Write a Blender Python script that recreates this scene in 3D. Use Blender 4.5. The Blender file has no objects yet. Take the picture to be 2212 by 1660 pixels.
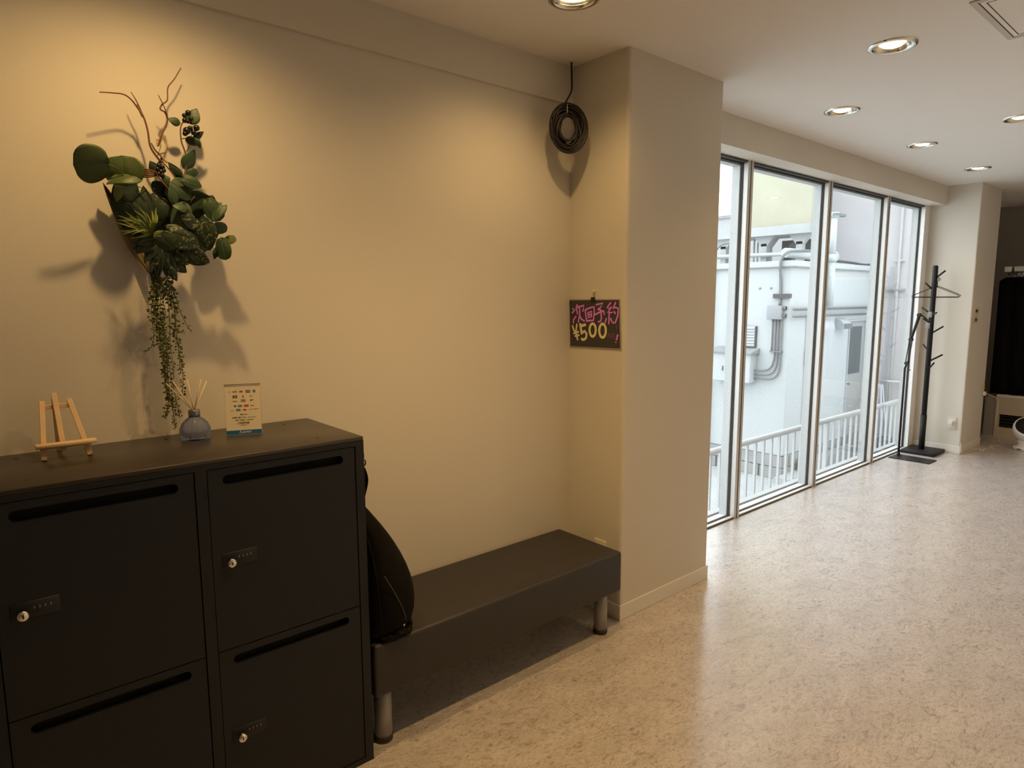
import bpy, bmesh, math, random
from mathutils import Vector, Matrix
import numpy as np

# ------------------------------------------------------------------ camera, sky, exposure
SC = bpy.context.scene
COL = SC.collection
FPX = 1408.09
ROT = ((0.7603, -0.6496, -0.0032), (0.0863, 0.0960, 0.9916), (-0.6438, -0.7542, 0.1291))
def _rm(y, p, r):
    base = np.array([[1, 0, 0], [0, 0, 1], [0, -1, 0]], float)
    cy, sy = np.cos(y), np.sin(y); Rz = np.array([[cy, sy, 0], [-sy, cy, 0], [0, 0, 1]])
    cp, sp = np.cos(p), np.sin(p); Rx = np.array([[1, 0, 0], [0, cp, -sp], [0, sp, cp]])
    cr, sr = np.cos(r), np.sin(r); Rr = np.array([[cr, -sr, 0], [sr, cr, 0], [0, 0, 1]])
    return Rr @ Rx @ base @ Rz
RC = _rm(-0.7069, 0.1295, 0.0032)
EYE = np.array([0, 0, 1.5])
cam = bpy.data.cameras.new('camera'); cam_o = bpy.data.objects.new('camera', cam); COL.objects.link(cam_o)
cam.sensor_fit = 'HORIZONTAL'; cam.sensor_width = 36.0; cam.lens = FPX / 2212 * 36.0
cam.clip_start = 0.05; cam.clip_end = 200
M4 = Matrix([list(map(float, RC.T[i])) for i in range(3)]).to_4x4(); M4.translation = Vector((0, 0, 1.5))
cam_o.matrix_world = M4
SC.camera = cam_o

W = bpy.data.worlds.new('overcast_sky'); SC.world = W; W.use_nodes = True
bg = W.node_tree.nodes['Background']
bg.inputs[0].default_value = (0.90, 0.955, 1.0, 1); bg.inputs[1].default_value = 4.5

LAMP_COLOR = (1.0, 0.62, 0.235)
LAMP_W = 24.0
LAMP_BEAM = {(0.47, 1.72): (150, 1.45), (1.762, 1.72): (146, 0.82), (1.31, 1.13): (118, 2.9)}     # beam angle in degrees, relative power; the others use (120, 1.0)
SC.view_settings.view_transform = 'Standard'; SC.view_settings.look = 'None'
SC.view_settings.exposure = 0.0; SC.view_settings.gamma = 1.0
SC.view_settings.use_curve_mapping = False

# ------------------------------------------------------------------ measuring helpers (photo survey -> world points)
def _ray(u, v): return RC.T @ np.array([u - 1106, -(v - 830), -FPX])
def on(ax, val, u, v):
    d = _ray(u, v); t = (val - EYE[ax]) / d[ax]; return Vector((EYE + d * t).tolist())
def onX(x, u, v): return on(0, x, u, v)
def onY(y, u, v): return on(1, y, u, v)
def onZ(z, u, v): return on(2, z, u, v)
def depth(p): return -(RC @ (np.array(p) - EYE))[2]
def px2m(p, n): return n * depth(p) / FPX

# ------------------------------------------------------------------ materials
def mat(name, color, rough=0.6, metal=0.0, var=0.06, scale=12.0, bump=0.05, bscale=None, spec=0.5, coat=0.0, emit=None, estr=0.0, trans=0.0):
    m = bpy.data.materials.new(name); m.use_nodes = True
    nt = m.node_tree; N = nt.nodes; L = nt.links; b = N['Principled BSDF']
    tc = N.new('ShaderNodeTexCoord')
    nz = N.new('ShaderNodeTexNoise'); nz.inputs['Scale'].default_value = scale; nz.inputs['Detail'].default_value = 4
    L.new(tc.outputs['Object'], nz.inputs['Vector'])
    mx = N.new('ShaderNodeMix'); mx.data_type = 'RGBA'
    c = color
    mx.inputs['A'].default_value = (c[0]*(1-var), c[1]*(1-var), c[2]*(1-var), 1)
    mx.inputs['B'].default_value = (min(1, c[0]*(1+var)), min(1, c[1]*(1+var)), min(1, c[2]*(1+var)), 1)
    L.new(nz.outputs['Fac'], mx.inputs['Factor']); L.new(mx.outputs['Result'], b.inputs['Base Color'])
    b.inputs['Roughness'].default_value = rough; b.inputs['Metallic'].default_value = metal
    b.inputs['Specular IOR Level'].default_value = spec; b.inputs['Coat Weight'].default_value = coat
    b.inputs['Transmission Weight'].default_value = trans
    if bump:
        n2 = N.new('ShaderNodeTexNoise'); n2.inputs['Scale'].default_value = bscale or scale * 12; n2.inputs['Detail'].default_value = 3
        L.new(tc.outputs['Object'], n2.inputs['Vector'])
        bp = N.new('ShaderNodeBump'); bp.inputs['Strength'].default_value = bump; bp.inputs['Distance'].default_value = 0.01
        L.new(n2.outputs['Fac'], bp.inputs['Height']); L.new(bp.outputs['Normal'], b.inputs['Normal'])
    if emit:
        b.inputs['Emission Color'].default_value = (*emit, 1); b.inputs['Emission Strength'].default_value = estr
    return m

M = {}
M['wall'] = mat('wallpaper_beige', (0.70, 0.66, 0.585), 0.85, var=0.02, scale=3, bump=0.07, bscale=260, spec=0.25)
M['ceiling'] = mat('ceiling_paint', (0.86, 0.83, 0.785), 0.9, var=0.015, scale=3, bump=0.08, bscale=200, spec=0.2)
M['pillar'] = M['wall']
M['darkwall'] = mat('dark_wall_tone', (0.36, 0.33, 0.30), 0.85, var=0.05, scale=4)  # darker tone for the recess walls and the strip beside the low unit
M['base'] = mat('vinyl_baseboard', (0.80, 0.77, 0.71), 0.5, var=0.02, bump=0.02)
M['alu'] = mat('silver_aluminium', (0.66, 0.65, 0.63), 0.38, metal=0.25, var=0.03, bump=0.01)
M['alu_white'] = mat('white_aluminium', (0.86, 0.86, 0.86), 0.35, metal=0.1, var=0.02, bump=0.01)
M['sash'] = mat('grey_sash', (0.42, 0.43, 0.43), 0.45, metal=0.1, var=0.03, bump=0.01)
M['gasket'] = mat('dark_gasket', (0.06, 0.06, 0.06), 0.6)
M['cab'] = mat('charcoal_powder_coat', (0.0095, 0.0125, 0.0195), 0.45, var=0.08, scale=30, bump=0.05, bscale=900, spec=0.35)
M['cabtop'] = mat('charcoal_top_sheen', (0.040, 0.033, 0.027), 0.33, var=0.08, scale=30, bump=0.04, bscale=900)  # same charcoal, browner and lighter: the wall's reflection put into the colour
M['void'] = mat('black_interior', (0.003, 0.003, 0.003), 0.9, bump=0)
M['black'] = mat('black_plastic', (0.012, 0.012, 0.012), 0.4, var=0.1)
M['blackmetal'] = mat('black_painted_metal', (0.010, 0.010, 0.011), 0.45, var=0.1, spec=0.3)
M['blackwood'] = mat('black_stained_wood', (0.011, 0.011, 0.012), 0.55, var=0.15, scale=40, spec=0.3)
M['leather'] = mat('black_vinyl_leather', (0.032, 0.028, 0.029), 0.48, var=0.10, scale=14, bump=0.12, bscale=420)
M['legmetal'] = mat('silver_painted_leg', (0.36, 0.35, 0.34), 0.45, metal=0.3, var=0.04, bump=0.02)
M['rubber'] = mat('dark_rubber', (0.03, 0.018, 0.014), 0.6)
M['chrome'] = mat('chrome', (0.80, 0.78, 0.75), 0.12, metal=1.0, var=0.02, bump=0)
M['fabric'] = mat('black_bag_fabric', (0.007, 0.006, 0.0055), 0.85, var=0.2, scale=25, bump=0.3, bscale=500, spec=0.15)
M['cloth'] = mat('black_hanging_cloth', (0.006, 0.006, 0.008), 0.9, var=0.2, scale=8, bump=0.3, bscale=60, spec=0.1)
M['pine'] = mat('pale_pine', (0.70, 0.50, 0.29), 0.55, var=0.12, scale=30, bump=0.05)
M['reed'] = mat('reed_stick', (0.72, 0.58, 0.36), 0.6, var=0.08, scale=60)
M['cream'] = mat('cream_plastic', (0.72, 0.66, 0.52), 0.4, var=0.02, bump=0)
M['creamunit'] = mat('beige_unit_paint', (0.62, 0.53, 0.42), 0.55, var=0.03, bump=0.02)
M['whiteplastic'] = mat('white_plastic', (0.78, 0.76, 0.74), 0.35, var=0.02, bump=0)
M['cord'] = mat('white_cord', (0.70, 0.64, 0.55), 0.5, var=0.03, bump=0)
M['cable'] = mat('black_cable', (0.014, 0.010, 0.010), 0.4, var=0.2, scale=50, bump=0)
M['tie'] = mat('white_cable_tie', (0.7, 0.62, 0.5), 0.4, bump=0)
M['leaf_dark'] = mat('dark_green_leaf', (0.016, 0.034, 0.016), 0.45, var=0.35, scale=40, bump=0.1, bscale=150)
M['leaf_mid'] = mat('mid_green_leaf', (0.034, 0.072, 0.030), 0.5, var=0.3, scale=35, bump=0.1, bscale=150)
M['leaf_big'] = mat('olive_green_leaf', (0.055, 0.085, 0.024), 0.5, var=0.3, scale=25, bump=0.1, bscale=150)
M['leaf_light'] = mat('yellow_green_leaf', (0.17, 0.20, 0.06), 0.5, var=0.2, scale=35, bump=0.05)
M['pale_strip'] = mat('pale_tan_strip', (0.20, 0.16, 0.10), 0.7, var=0.15, scale=30)
M['vein'] = mat('pale_leaf_vein', (0.12, 0.16, 0.06), 0.5, bump=0)
M['grass'] = mat('grass_blade', (0.16, 0.21, 0.045), 0.5, var=0.35, scale=40, bump=0.02)
M['bead'] = mat('string_leaflet', (0.085, 0.105, 0.022), 0.5, var=0.4, scale=60, bump=0)
M['stem'] = mat('red_brown_stem', (0.14, 0.058, 0.028), 0.6, var=0.25, scale=60, bump=0.1)
M['tanstem'] = mat('pale_tan_stem', (0.40, 0.27, 0.15), 0.6, var=0.2, scale=60)
M['berry'] = mat('black_berry', (0.010, 0.009, 0.014), 0.3, var=0.3, bump=0)
M['bottlecap'] = mat('grey_bottle_collar', (0.22, 0.23, 0.29), 0.25, metal=0.7, var=0.03, bump=0)
M['paper'] = mat('white_card', (0.80, 0.72, 0.58), 0.5, var=0.01, bump=0)
M['teal'] = mat('teal_print', (0.02, 0.13, 0.34), 0.4, var=0.02, bump=0)
M['ink_dark'] = mat('dark_ink', (0.10, 0.08, 0.05), 0.5, bump=0)
M['ink_red'] = mat('red_ink', (0.55, 0.07, 0.05), 0.5, bump=0)
M['ink_blue'] = mat('blue_ink', (0.16, 0.20, 0.36), 0.5, bump=0)
M['ink_green'] = mat('green_ink', (0.10, 0.16, 0.04), 0.5, bump=0)
M['ink_gold'] = mat('gold_ink', (0.35, 0.24, 0.05), 0.5, bump=0)
M['ink_white'] = mat('white_ink', (0.85, 0.85, 0.80), 0.5, bump=0)
M['board'] = mat('chalkboard_black', (0.048, 0.044, 0.042), 0.5, var=0.05, bump=0)
M['boardedge'] = mat('board_edge_clear', (0.36, 0.30, 0.27), 0.3, var=0.02, bump=0)
M['pink'] = mat('pink_marker', (0.72, 0.26, 0.90), 0.6, var=0.18, scale=120, bump=0)
M['maroon'] = mat('maroon_marker_outline', (0.07, 0.008, 0.022), 0.6, bump=0)
M['yellow'] = mat('yellow_marker', (0.80, 0.72, 0.42), 0.6, var=0.10, scale=120, bump=0)
M['purple'] = mat('purple_marker', (0.26, 0.09, 0.28), 0.6, bump=0)
M['whitewall'] = mat('white_exterior_paint', (0.44, 0.465, 0.475), 0.8, var=0.035, scale=1.2, bump=0.05, bscale=30, spec=0.2)
M['roughwall'] = mat('grey_rough_render', (0.48, 0.47, 0.49), 0.9, var=0.10, scale=2.2, bump=0.5, bscale=9, spec=0.1)
M['greywall'] = mat('grey_far_wall', (0.40, 0.41, 0.42), 0.9, var=0.05, scale=2)
M['yellowwall'] = mat('faded_yellow_tank', (0.36, 0.35, 0.265), 0.85, var=0.16, scale=1.6, bump=0.3, bscale=8)
M['concrete'] = mat('weathered_concrete', (0.36, 0.375, 0.38), 0.9, var=0.28, scale=2.5, bump=0.4, bscale=14)
M['plinth'] = mat('mossy_concrete', (0.26, 0.27, 0.27), 0.9, var=0.3, scale=5, bump=0.4, bscale=20)
M['railwhite'] = mat('white_railing_paint', (0.52, 0.53, 0.54), 0.5, var=0.03, bump=0.02)
M['ductwhite'] = mat('pale_duct', (0.42, 0.46, 0.46), 0.5, var=0.06, scale=6)
M['pipegrey'] = mat('galvanised_pipe', (0.17, 0.18, 0.19), 0.5, metal=0.3, var=0.1)
M['boxgrey'] = mat('grey_junction_box', (0.27, 0.285, 0.30), 0.5, var=0.04)
M['darkgrey'] = mat('dark_grey_equipment', (0.06, 0.063, 0.066), 0.6, var=0.2, scale=8)
M['doorglass'] = mat('grey_door_glass', (0.10, 0.115, 0.12), 0.15, var=0.08)
M['doorgrey'] = mat('grey_door_panel', (0.34, 0.34, 0.34), 0.5, var=0.03)
M['slat'] = mat('louvre_slat', (0.40, 0.42, 0.44), 0.5, var=0.03)
M['bulb'] = mat('glowing_bulb', (1, 0.9, 0.7), 0.4, bump=0, emit=(1.0, 0.78, 0.38), estr=9.0)
M['reflector'] = mat('lamp_reflector', (0.75, 0.72, 0.68), 0.18, metal=1.0, var=0.02, bump=0)
M['hatch'] = mat('hatch_frame_paint', (0.60, 0.56, 0.50), 0.6, var=0.02, bump=0)
M['railpaint'] = mat('bright_white_rail', (0.95, 0.95, 0.95), 0.3, var=0.01, bump=0, coat=0.5)
M['digit'] = mat('grey_dial_print', (0.20, 0.20, 0.20), 0.5, bump=0)
M['seam'] = mat('dark_joint', (0.04, 0.03, 0.02), 0.8, bump=0)  # dark tone of the floor seams, hatch gap and panel groove

def floor_material():
    m = mat('marbled_vinyl', (0.58, 0.50, 0.40), 0.34, var=0.0, bump=0)
    nt = m.node_tree; N = nt.nodes; L = nt.links; b = N['Principled BSDF']
    for l in list(b.inputs['Base Color'].links): L.remove(l)
    tc = N.new('ShaderNodeTexCoord'); mp = N.new('ShaderNodeMapping'); mp.inputs['Rotation'].default_value = (0, 0, 0.9)
    mp.inputs['Scale'].default_value = (1, 1.9, 1); L.new(tc.outputs['Object'], mp.inputs['Vector'])
    n1 = N.new('ShaderNodeTexNoise'); n1.inputs['Scale'].default_value = 4.5; n1.inputs['Detail'].default_value = 6; n1.inputs['Distortion'].default_value = 0.8
    n2 = N.new('ShaderNodeTexNoise'); n2.inputs['Scale'].default_value = 17; n2.inputs['Detail'].default_value = 8; n2.inputs['Roughness'].default_value = 0.7; n2.inputs['Distortion'].default_value = 2.2
    n3 = N.new('ShaderNodeTexNoise'); n3.inputs['Scale'].default_value = 60; n3.inputs['Detail'].default_value = 5; n3.inputs['Distortion'].default_value = 1.5
    for n in (n1, n2, n3): L.new(mp.outputs['Vector'], n.inputs['Vector'])
    r2 = N.new('ShaderNodeValToRGB'); e = r2.color_ramp.elements
    e[0].position = 0.34; e[0].color = (0.33, 0.285, 0.255, 1); e[1].position = 0.60; e[1].color = (0.62, 0.59, 0.585, 1)
    x = e.new(0.46); x.color = (0.56, 0.515, 0.49, 1)
    L.new(n2.outputs['Fac'], r2.inputs['Fac'])
    r1 = N.new('ShaderNodeValToRGB'); e = r1.color_ramp.elements
    e[0].position = 0.35; e[0].color = (0.90, 0.89, 0.88, 1); e[1].position = 0.65; e[1].color = (1.04, 1.03, 1.02, 1)
    L.new(n1.outputs['Fac'], r1.inputs['Fac'])
    r3 = N.new('ShaderNodeValToRGB'); e = r3.color_ramp.elements
    e[0].position = 0.38; e[0].color = (0.74, 0.71, 0.68, 1); e[1].position = 0.50; e[1].color = (1, 1, 1, 1)
    L.new(n3.outputs['Fac'], r3.inputs['Fac'])
    a = N.new('ShaderNodeMix'); a.data_type = 'RGBA'; a.blend_type = 'MULTIPLY'; a.inputs['Factor'].default_value = 1
    L.new(r2.outputs['Color'], a.inputs['A']); L.new(r1.outputs['Color'], a.inputs['B'])
    c = N.new('ShaderNodeMix'); c.data_type = 'RGBA'; c.blend_type = 'MULTIPLY'; c.inputs['Factor'].default_value = 0.8
    L.new(a.outputs['Result'], c.inputs['A']); L.new(r3.outputs['Color'], c.inputs['B'])
    L.new(c.outputs['Result'], b.inputs['Base Color'])
    bp = N.new('ShaderNodeBump'); bp.inputs['Strength'].default_value = 0.10; bp.inputs['Distance'].default_value = 0.004
    L.new(n2.outputs['Fac'], bp.inputs['Height']); L.new(bp.outputs['Normal'], b.inputs['Normal'])
    b.inputs['Roughness'].default_value = 0.42; b.inputs['Specular IOR Level'].default_value = 0.6; b.inputs['Coat Weight'].default_value = 0.9; b.inputs['Coat Roughness'].default_value = 0.22
    return m
M['floor'] = floor_material()

def glass_material(name, wired):
    m = bpy.data.materials.new(name); m.use_nodes = True
    nt = m.node_tree; N = nt.nodes; L = nt.links
    for n in list(N): N.remove(n)
    out = N.new('ShaderNodeOutputMaterial'); tr = N.new('ShaderNodeBsdfTransparent'); gl = N.new('ShaderNodeBsdfGlossy')
    tr.inputs['Color'].default_value = (0.955, 0.97, 0.965, 1); gl.inputs['Roughness'].default_value = 0.01
    lw = N.new('ShaderNodeLayerWeight'); lw.inputs['Blend'].default_value = 0.5
    pw = N.new('ShaderNodeMath'); pw.operation = 'POWER'; pw.inputs[1].default_value = 5; L.new(lw.outputs['Facing'], pw.inputs[0])
    fr = N.new('ShaderNodeMath'); fr.operation = 'MULTIPLY_ADD'; fr.inputs[1].default_value = 0.96; fr.inputs[2].default_value = 0.04; L.new(pw.outputs[0], fr.inputs[0])
    mx = N.new('ShaderNodeMixShader'); L.new(fr.outputs[0], mx.inputs[0]); L.new(tr.outputs[0], mx.inputs[1]); L.new(gl.outputs[0], mx.inputs[2])
    # thin uneven diffuse film over the glass
    tc = N.new('ShaderNodeTexCoord'); nz = N.new('ShaderNodeTexNoise'); nz.inputs['Scale'].default_value = 2.5; nz.inputs['Detail'].default_value = 6
    L.new(tc.outputs['Object'], nz.inputs['Vector'])
    df = N.new('ShaderNodeBsdfDiffuse'); df.inputs['Color'].default_value = (0.8, 0.8, 0.8, 1)
    ml = N.new('ShaderNodeMath'); ml.operation = 'MULTIPLY'; ml.inputs[1].default_value = 0.05; L.new(nz.outputs['Fac'], ml.inputs[0])
    last = ml.outputs[0]
    if wired:
        for sgn, amt in ((1, 0.11), (-1, 0.05)):
            mp = N.new('ShaderNodeMapping'); mp.inputs['Rotation'].default_value = (0, sgn * math.radians(52), 0)
            L.new(tc.outputs['Object'], mp.inputs['Vector'])
            wv = N.new('ShaderNodeTexWave'); wv.wave_type = 'BANDS'; wv.bands_direction = 'X'; wv.inputs['Scale'].default_value = 14
            L.new(mp.outputs['Vector'], wv.inputs['Vector'])
            gt = N.new('ShaderNodeMath'); gt.operation = 'GREATER_THAN'; gt.inputs[1].default_value = 0.95; L.new(wv.outputs['Fac'], gt.inputs[0])
            m2 = N.new('ShaderNodeMath'); m2.operation = 'MULTIPLY_ADD'; m2.inputs[1].default_value = amt; L.new(gt.outputs[0], m2.inputs[0]); L.new(last, m2.inputs[2])
            last = m2.outputs[0]
    m3 = N.new('ShaderNodeMixShader'); L.new(last, m3.inputs[0]); L.new(mx.outputs[0], m3.inputs[1]); L.new(df.outputs[0], m3.inputs[2])
    L.new(m3.outputs[0], out.inputs['Surface'])
    return m
M['glass'] = glass_material('window_glass', False)
M['wired'] = glass_material('wired_window_glass', True)

def variegated():
    m = mat('variegated_leaf', (0.03, 0.06, 0.025), 0.45, bump=0.05)
    nt = m.node_tree; N = nt.nodes; L = nt.links; b = N['Principled BSDF']
    for l in list(b.inputs['Base Color'].links): L.remove(l)
    tc = N.new('ShaderNodeTexCoord'); nz = N.new('ShaderNodeTexNoise'); nz.inputs['Scale'].default_value = 38; nz.inputs['Detail'].default_value = 5; nz.inputs['Distortion'].default_value = 3
    L.new(tc.outputs['Object'], nz.inputs['Vector'])
    r = N.new('ShaderNodeValToRGB'); e = r.color_ramp.elements
    e[0].position = 0.56; e[0].color = (0.016, 0.034, 0.016, 1); e[1].position = 0.66; e[1].color = (0.24, 0.25, 0.14, 1)
    L.new(nz.outputs['Fac'], r.inputs['Fac']); L.new(r.outputs['Color'], b.inputs['Base Color'])
    return m
M['variegated'] = variegated()
def blue_glass():
    m = mat('smoky_blue_glass', (0.36, 0.42, 0.66), 0.12, var=0.05, bump=0)
    nt = m.node_tree; b = nt.nodes['Principled BSDF']
    b.inputs['Transmission Weight'].default_value = 0.75; b.inputs['IOR'].default_value = 1.15
    return m
M['blueglass'] = blue_glass()
M['acrylic'] = M['glass']

# ------------------------------------------------------------------ mesh builder
class MB:
    def __init__(s): s.v = []; s.f = []; s.sm = []
    def add(s, vs, fs, smooth=False):
        o = len(s.v); s.v += [Vector(p) for p in vs]; s.f += [tuple(i + o for i in f) for f in fs]; s.sm += [smooth] * len(fs); return s
    def box(s, x0, y0, z0, x1, y1, z1):
        return s.add([(x0,y0,z0),(x1,y0,z0),(x1,y1,z0),(x0,y1,z0),(x0,y0,z1),(x1,y0,z1),(x1,y1,z1),(x0,y1,z1)],
                     [(0,3,2,1),(4,5,6,7),(0,1,5,4),(1,2,6,5),(2,3,7,6),(3,0,4,7)])
    def bbox(s, x0, y0, z0, x1, y1, z1, r=0.004, seg=2):
        bm = bmesh.new(); bmesh.ops.create_cube(bm, size=1)
        for v in bm.verts: v.co = Vector(((x0+x1)/2 + v.co.x*(x1-x0), (y0+y1)/2 + v.co.y*(y1-y0), (z0+z1)/2 + v.co.z*(z1-z0)))
        bmesh.ops.bevel(bm, geom=bm.edges[:], offset=r, segments=seg, affect='EDGES', profile=0.5)
        return s.frombm(bm, True)
    def frombm(s, bm, smooth=False):
        bm.verts.ensure_lookup_table(); bm.verts.index_update()
        vs = [v.co.copy() for v in bm.verts]; fs = [tuple(v.index for v in f.verts) for f in bm.faces]
        bm.free(); return s.add(vs, fs, smooth)
    def tube(s, pts, r, n=8, smooth=True, caps=True, flat=None):
        pts = [Vector(p) for p in pts]; rs = r if isinstance(r, (list, tuple)) else [r] * len(pts)
        o = len(s.v); prev = None
        for i, p in enumerate(pts):
            t = (pts[min(i+1, len(pts)-1)] - pts[max(i-1, 0)]).normalized()
            if prev is None:
                a = Vector((0, 0, 1)) if abs(t.z) < 0.9 else Vector((1, 0, 0)); u = t.cross(a).normalized()
            else: u = (prev - t * prev.dot(t)).normalized()
            prev = u; w = t.cross(u)
            for k in range(n):
                an = 2*math.pi*k/n
                s.v.append(p + (u*math.cos(an) + w*math.sin(an)) * rs[i])
        for i in range(len(pts)-1):
            for k in range(n):
                a, b2 = o+i*n+k, o+i*n+(k+1) % n
                s.f.append((a, b2, b2+n, a+n)); s.sm.append(smooth)
        if caps:
            s.f.append(tuple(o+k for k in reversed(range(n)))); s.sm.append(False)
            e = o+(len(pts)-1)*n; s.f.append(tuple(e+k for k in range(n))); s.sm.append(False)
        return s
    def lathe(s, prof, c, n=24, axis='Z', smooth=True, capb=False, capt=False):
        o = len(s.v); c = Vector(c)
        for (r, h) in prof:
            for k in range(n):
                a = 2*math.pi*k/n
                d = Vector((r*math.cos(a), r*math.sin(a), h))
                if axis == 'Y': d = Vector((d.x, d.z, d.y))
                if axis == 'X': d = Vector((d.z, d.x, d.y))
                s.v.append(c + d)
        for i in range(len(prof)-1):
            for k in range(n):
                a, b2 = o+i*n+k, o+i*n+(k+1) % n
                s.f.append((a, b2, b2+n, a+n)); s.sm.append(smooth)
        if capb: s.f.append(tuple(o+k for k in reversed(range(n)))); s.sm.append(False)
        if capt: e = o+(len(prof)-1)*n; s.f.append(tuple(e+k for k in range(n))); s.sm.append(False)
        return s
    def sphere(s, c, r, n=10, m=7, sc=(1, 1, 1)):
        prof = [(math.sin(math.pi*i/m)*r + 1e-5, -math.cos(math.pi*i/m)*r) for i in range(m+1)]
        o = len(s.v); s.lathe(prof, (0, 0, 0), n)
        c = Vector(c)
        for i in range(o, len(s.v)): p = s.v[i]; s.v[i] = c + Vector((p.x*sc[0], p.y*sc[1], p.z*sc[2]))
        return s
    def prism(s, poly, d):   # poly: list of 3-D points (planar), d: extrusion vector
        n = len(poly); d = Vector(d); poly = [Vector(p) for p in poly]
        vs = poly + [p + d for p in poly]
        fs = [tuple(reversed(range(n))), tuple(range(n, 2*n))] + [(i, (i+1) % n, (i+1) % n + n, i+n) for i in range(n)]
        return s.add(vs, fs)
    def build(s, name, m, parent=None, origin=None, bevel=0.0, solid=0.0, subsurf=0):
        org = Vector(origin) if origin is not None else (wloc(parent) if parent else Vector((0, 0, 0)))
        me = bpy.data.meshes.new(name); me.from_pydata([tuple(p - org) for p in s.v], [], s.f); me.update()
        me.polygons.foreach_set('use_smooth', s.sm)
        me.materials.append(m)
        bm = bmesh.new(); bm.from_mesh(me); bmesh.ops.recalc_face_normals(bm, faces=bm.faces); bm.to_mesh(me); bm.free()
        o = bpy.data.objects.new(name, me); COL.objects.link(o)
        if parent: o.parent = parent; o.location = org - wloc(parent)
        else: o.location = org
        if solid: md = o.modifiers.new('thickness', 'SOLIDIFY'); md.thickness = solid; md.offset = 0
        if bevel: md = o.modifiers.new('bevel', 'BEVEL'); md.width = bevel; md.segments = 2; md.limit_method = 'ANGLE'; md.harden_normals = False
        if subsurf: md = o.modifiers.new('sub', 'SUBSURF'); md.levels = subsurf; md.render_levels = subsurf
        return o
def wloc(o):
    p = Vector((0, 0, 0))
    while o: p += o.location; o = o.parent
    return p
def thing(name, loc, label=None, cat=None, group=None, kind=None):
    o = bpy.data.objects.new(name, None); COL.objects.link(o); o.location = loc; o.empty_display_size = 0.05
    return tag(o, label, cat, group, kind)
def tag(o, label=None, cat=None, group=None, kind=None):
    if label: o['label'] = label
    if cat: o['category'] = cat
    if group: o['group'] = group
    if kind: o['kind'] = kind
    return o
def struct(name, mb, m, label, cat, bevel=0.0, parent=None):
    return tag(mb.build(name, m, parent, bevel=bevel), label, cat, kind='structure')
def copy_tree(o, parent=None):
    c = o.copy(); COL.objects.link(c); c.parent = parent
    for ch in list(o.children): copy_tree(ch, c)
    return c
def smooth_path(pts, n=6):
    P = [Vector(p) for p in pts]; out = []
    for i in range(len(P)-1):
        p0, p1, p2, p3 = P[max(i-1, 0)], P[i], P[i+1], P[min(i+2, len(P)-1)]
        for k in range(n):
            t = k/n; t2 = t*t; t3 = t2*t
            out.append(0.5*((2*p1) + (p2-p0)*t + (2*p0-5*p1+4*p2-p3)*t2 + (3*p1-p0-3*p2+p3)*t3))
    out.append(P[-1]); return out

# ------------------------------------------------------------------ room dimensions
H = 2.553; WY = 2.219; CX0, CX1, CYF = 2.261, 2.9785, 1.8745
WW = 2.294; X2 = 7.295; CY2 = 1.879; X2B = 7.948; XE = 9.5; XL = -2.6; YB = -3.4
SOY, SOZ = 2.155, 2.3765
WX0, WX1 = CX1, 7.20

# floor slab and vinyl sheets
fl = struct('floor', MB().box(XL-0.1, YB-0.1, -0.12, XE+0.1, WW+0.16, -0.004), M['seam'], 'marbled beige vinyl sheet floor running through the whole room', 'floor')
seams = [XL-0.1] + [1.603 + 1.906*k for k in range(-2, 5)] + [XE+0.1]
seams = [s for s in seams if XL-0.11 <= s <= XE+0.11]
for a, b2 in zip(seams[:-1], seams[1:]):
    MB().box(a+0.0005, YB-0.1, -0.004, b2-0.0005, WW+0.02, 0.0).build('vinyl_sheet', M['floor'], fl)

# ceiling with holes for downlights
ROW1 = [(x, 1.72) for x in (0.47, 1.762, 3.935, 5.213, 6.503)]
ROW2 = [(1.31, 1.13), (3.107, 1.165), (4.903, 1.10), (6.70, 1.10)]
FILL_ROW = [(3.107, -2.3), (4.903, -2.3), (6.7, -2.3)]  # unseen row added to brighten the column front and the ceiling
LAMPS = ROW1 + ROW2 + FILL_ROW
RL = 0.076
bm = bmesh.new()
def loop(pts):
    vs = [bm.verts.new(p) for p in pts]
    return [bm.edges.new((vs[i], vs[(i+1) % len(vs)])) for i in range(len(vs))]
edges = loop([(XL-.1, YB-.1, H), (XE+.1, YB-.1, H), (XE+.1, WW+.16, H), (XL-.1, WW+.16, H)])
for (x, y) in LAMPS: edges += loop([(x + RL*math.cos(a*math.pi/14), y + RL*math.sin(a*math.pi/14), H) for a in range(28)])
bmesh.ops.triangle_fill(bm, use_beauty=True, use_dissolve=False, edges=edges)
# drop triangles inside holes
kill = [f for f in bm.faces if any((f.calc_center_median().xy - Vector(l)).length < RL*0.97 for l in LAMPS)]
bmesh.ops.delete(bm, geom=kill, context='FACES')
top = MB().box(XL-.1, YB-.1, H+0.13, XE+.1, WW+.16, H+0.2)
cb = MB().frombm(bm); cb.add(top.v, top.f)
ceil = struct('ceiling', cb, M['ceiling'], 'flat pale ceiling with round downlights', 'ceiling')

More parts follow.
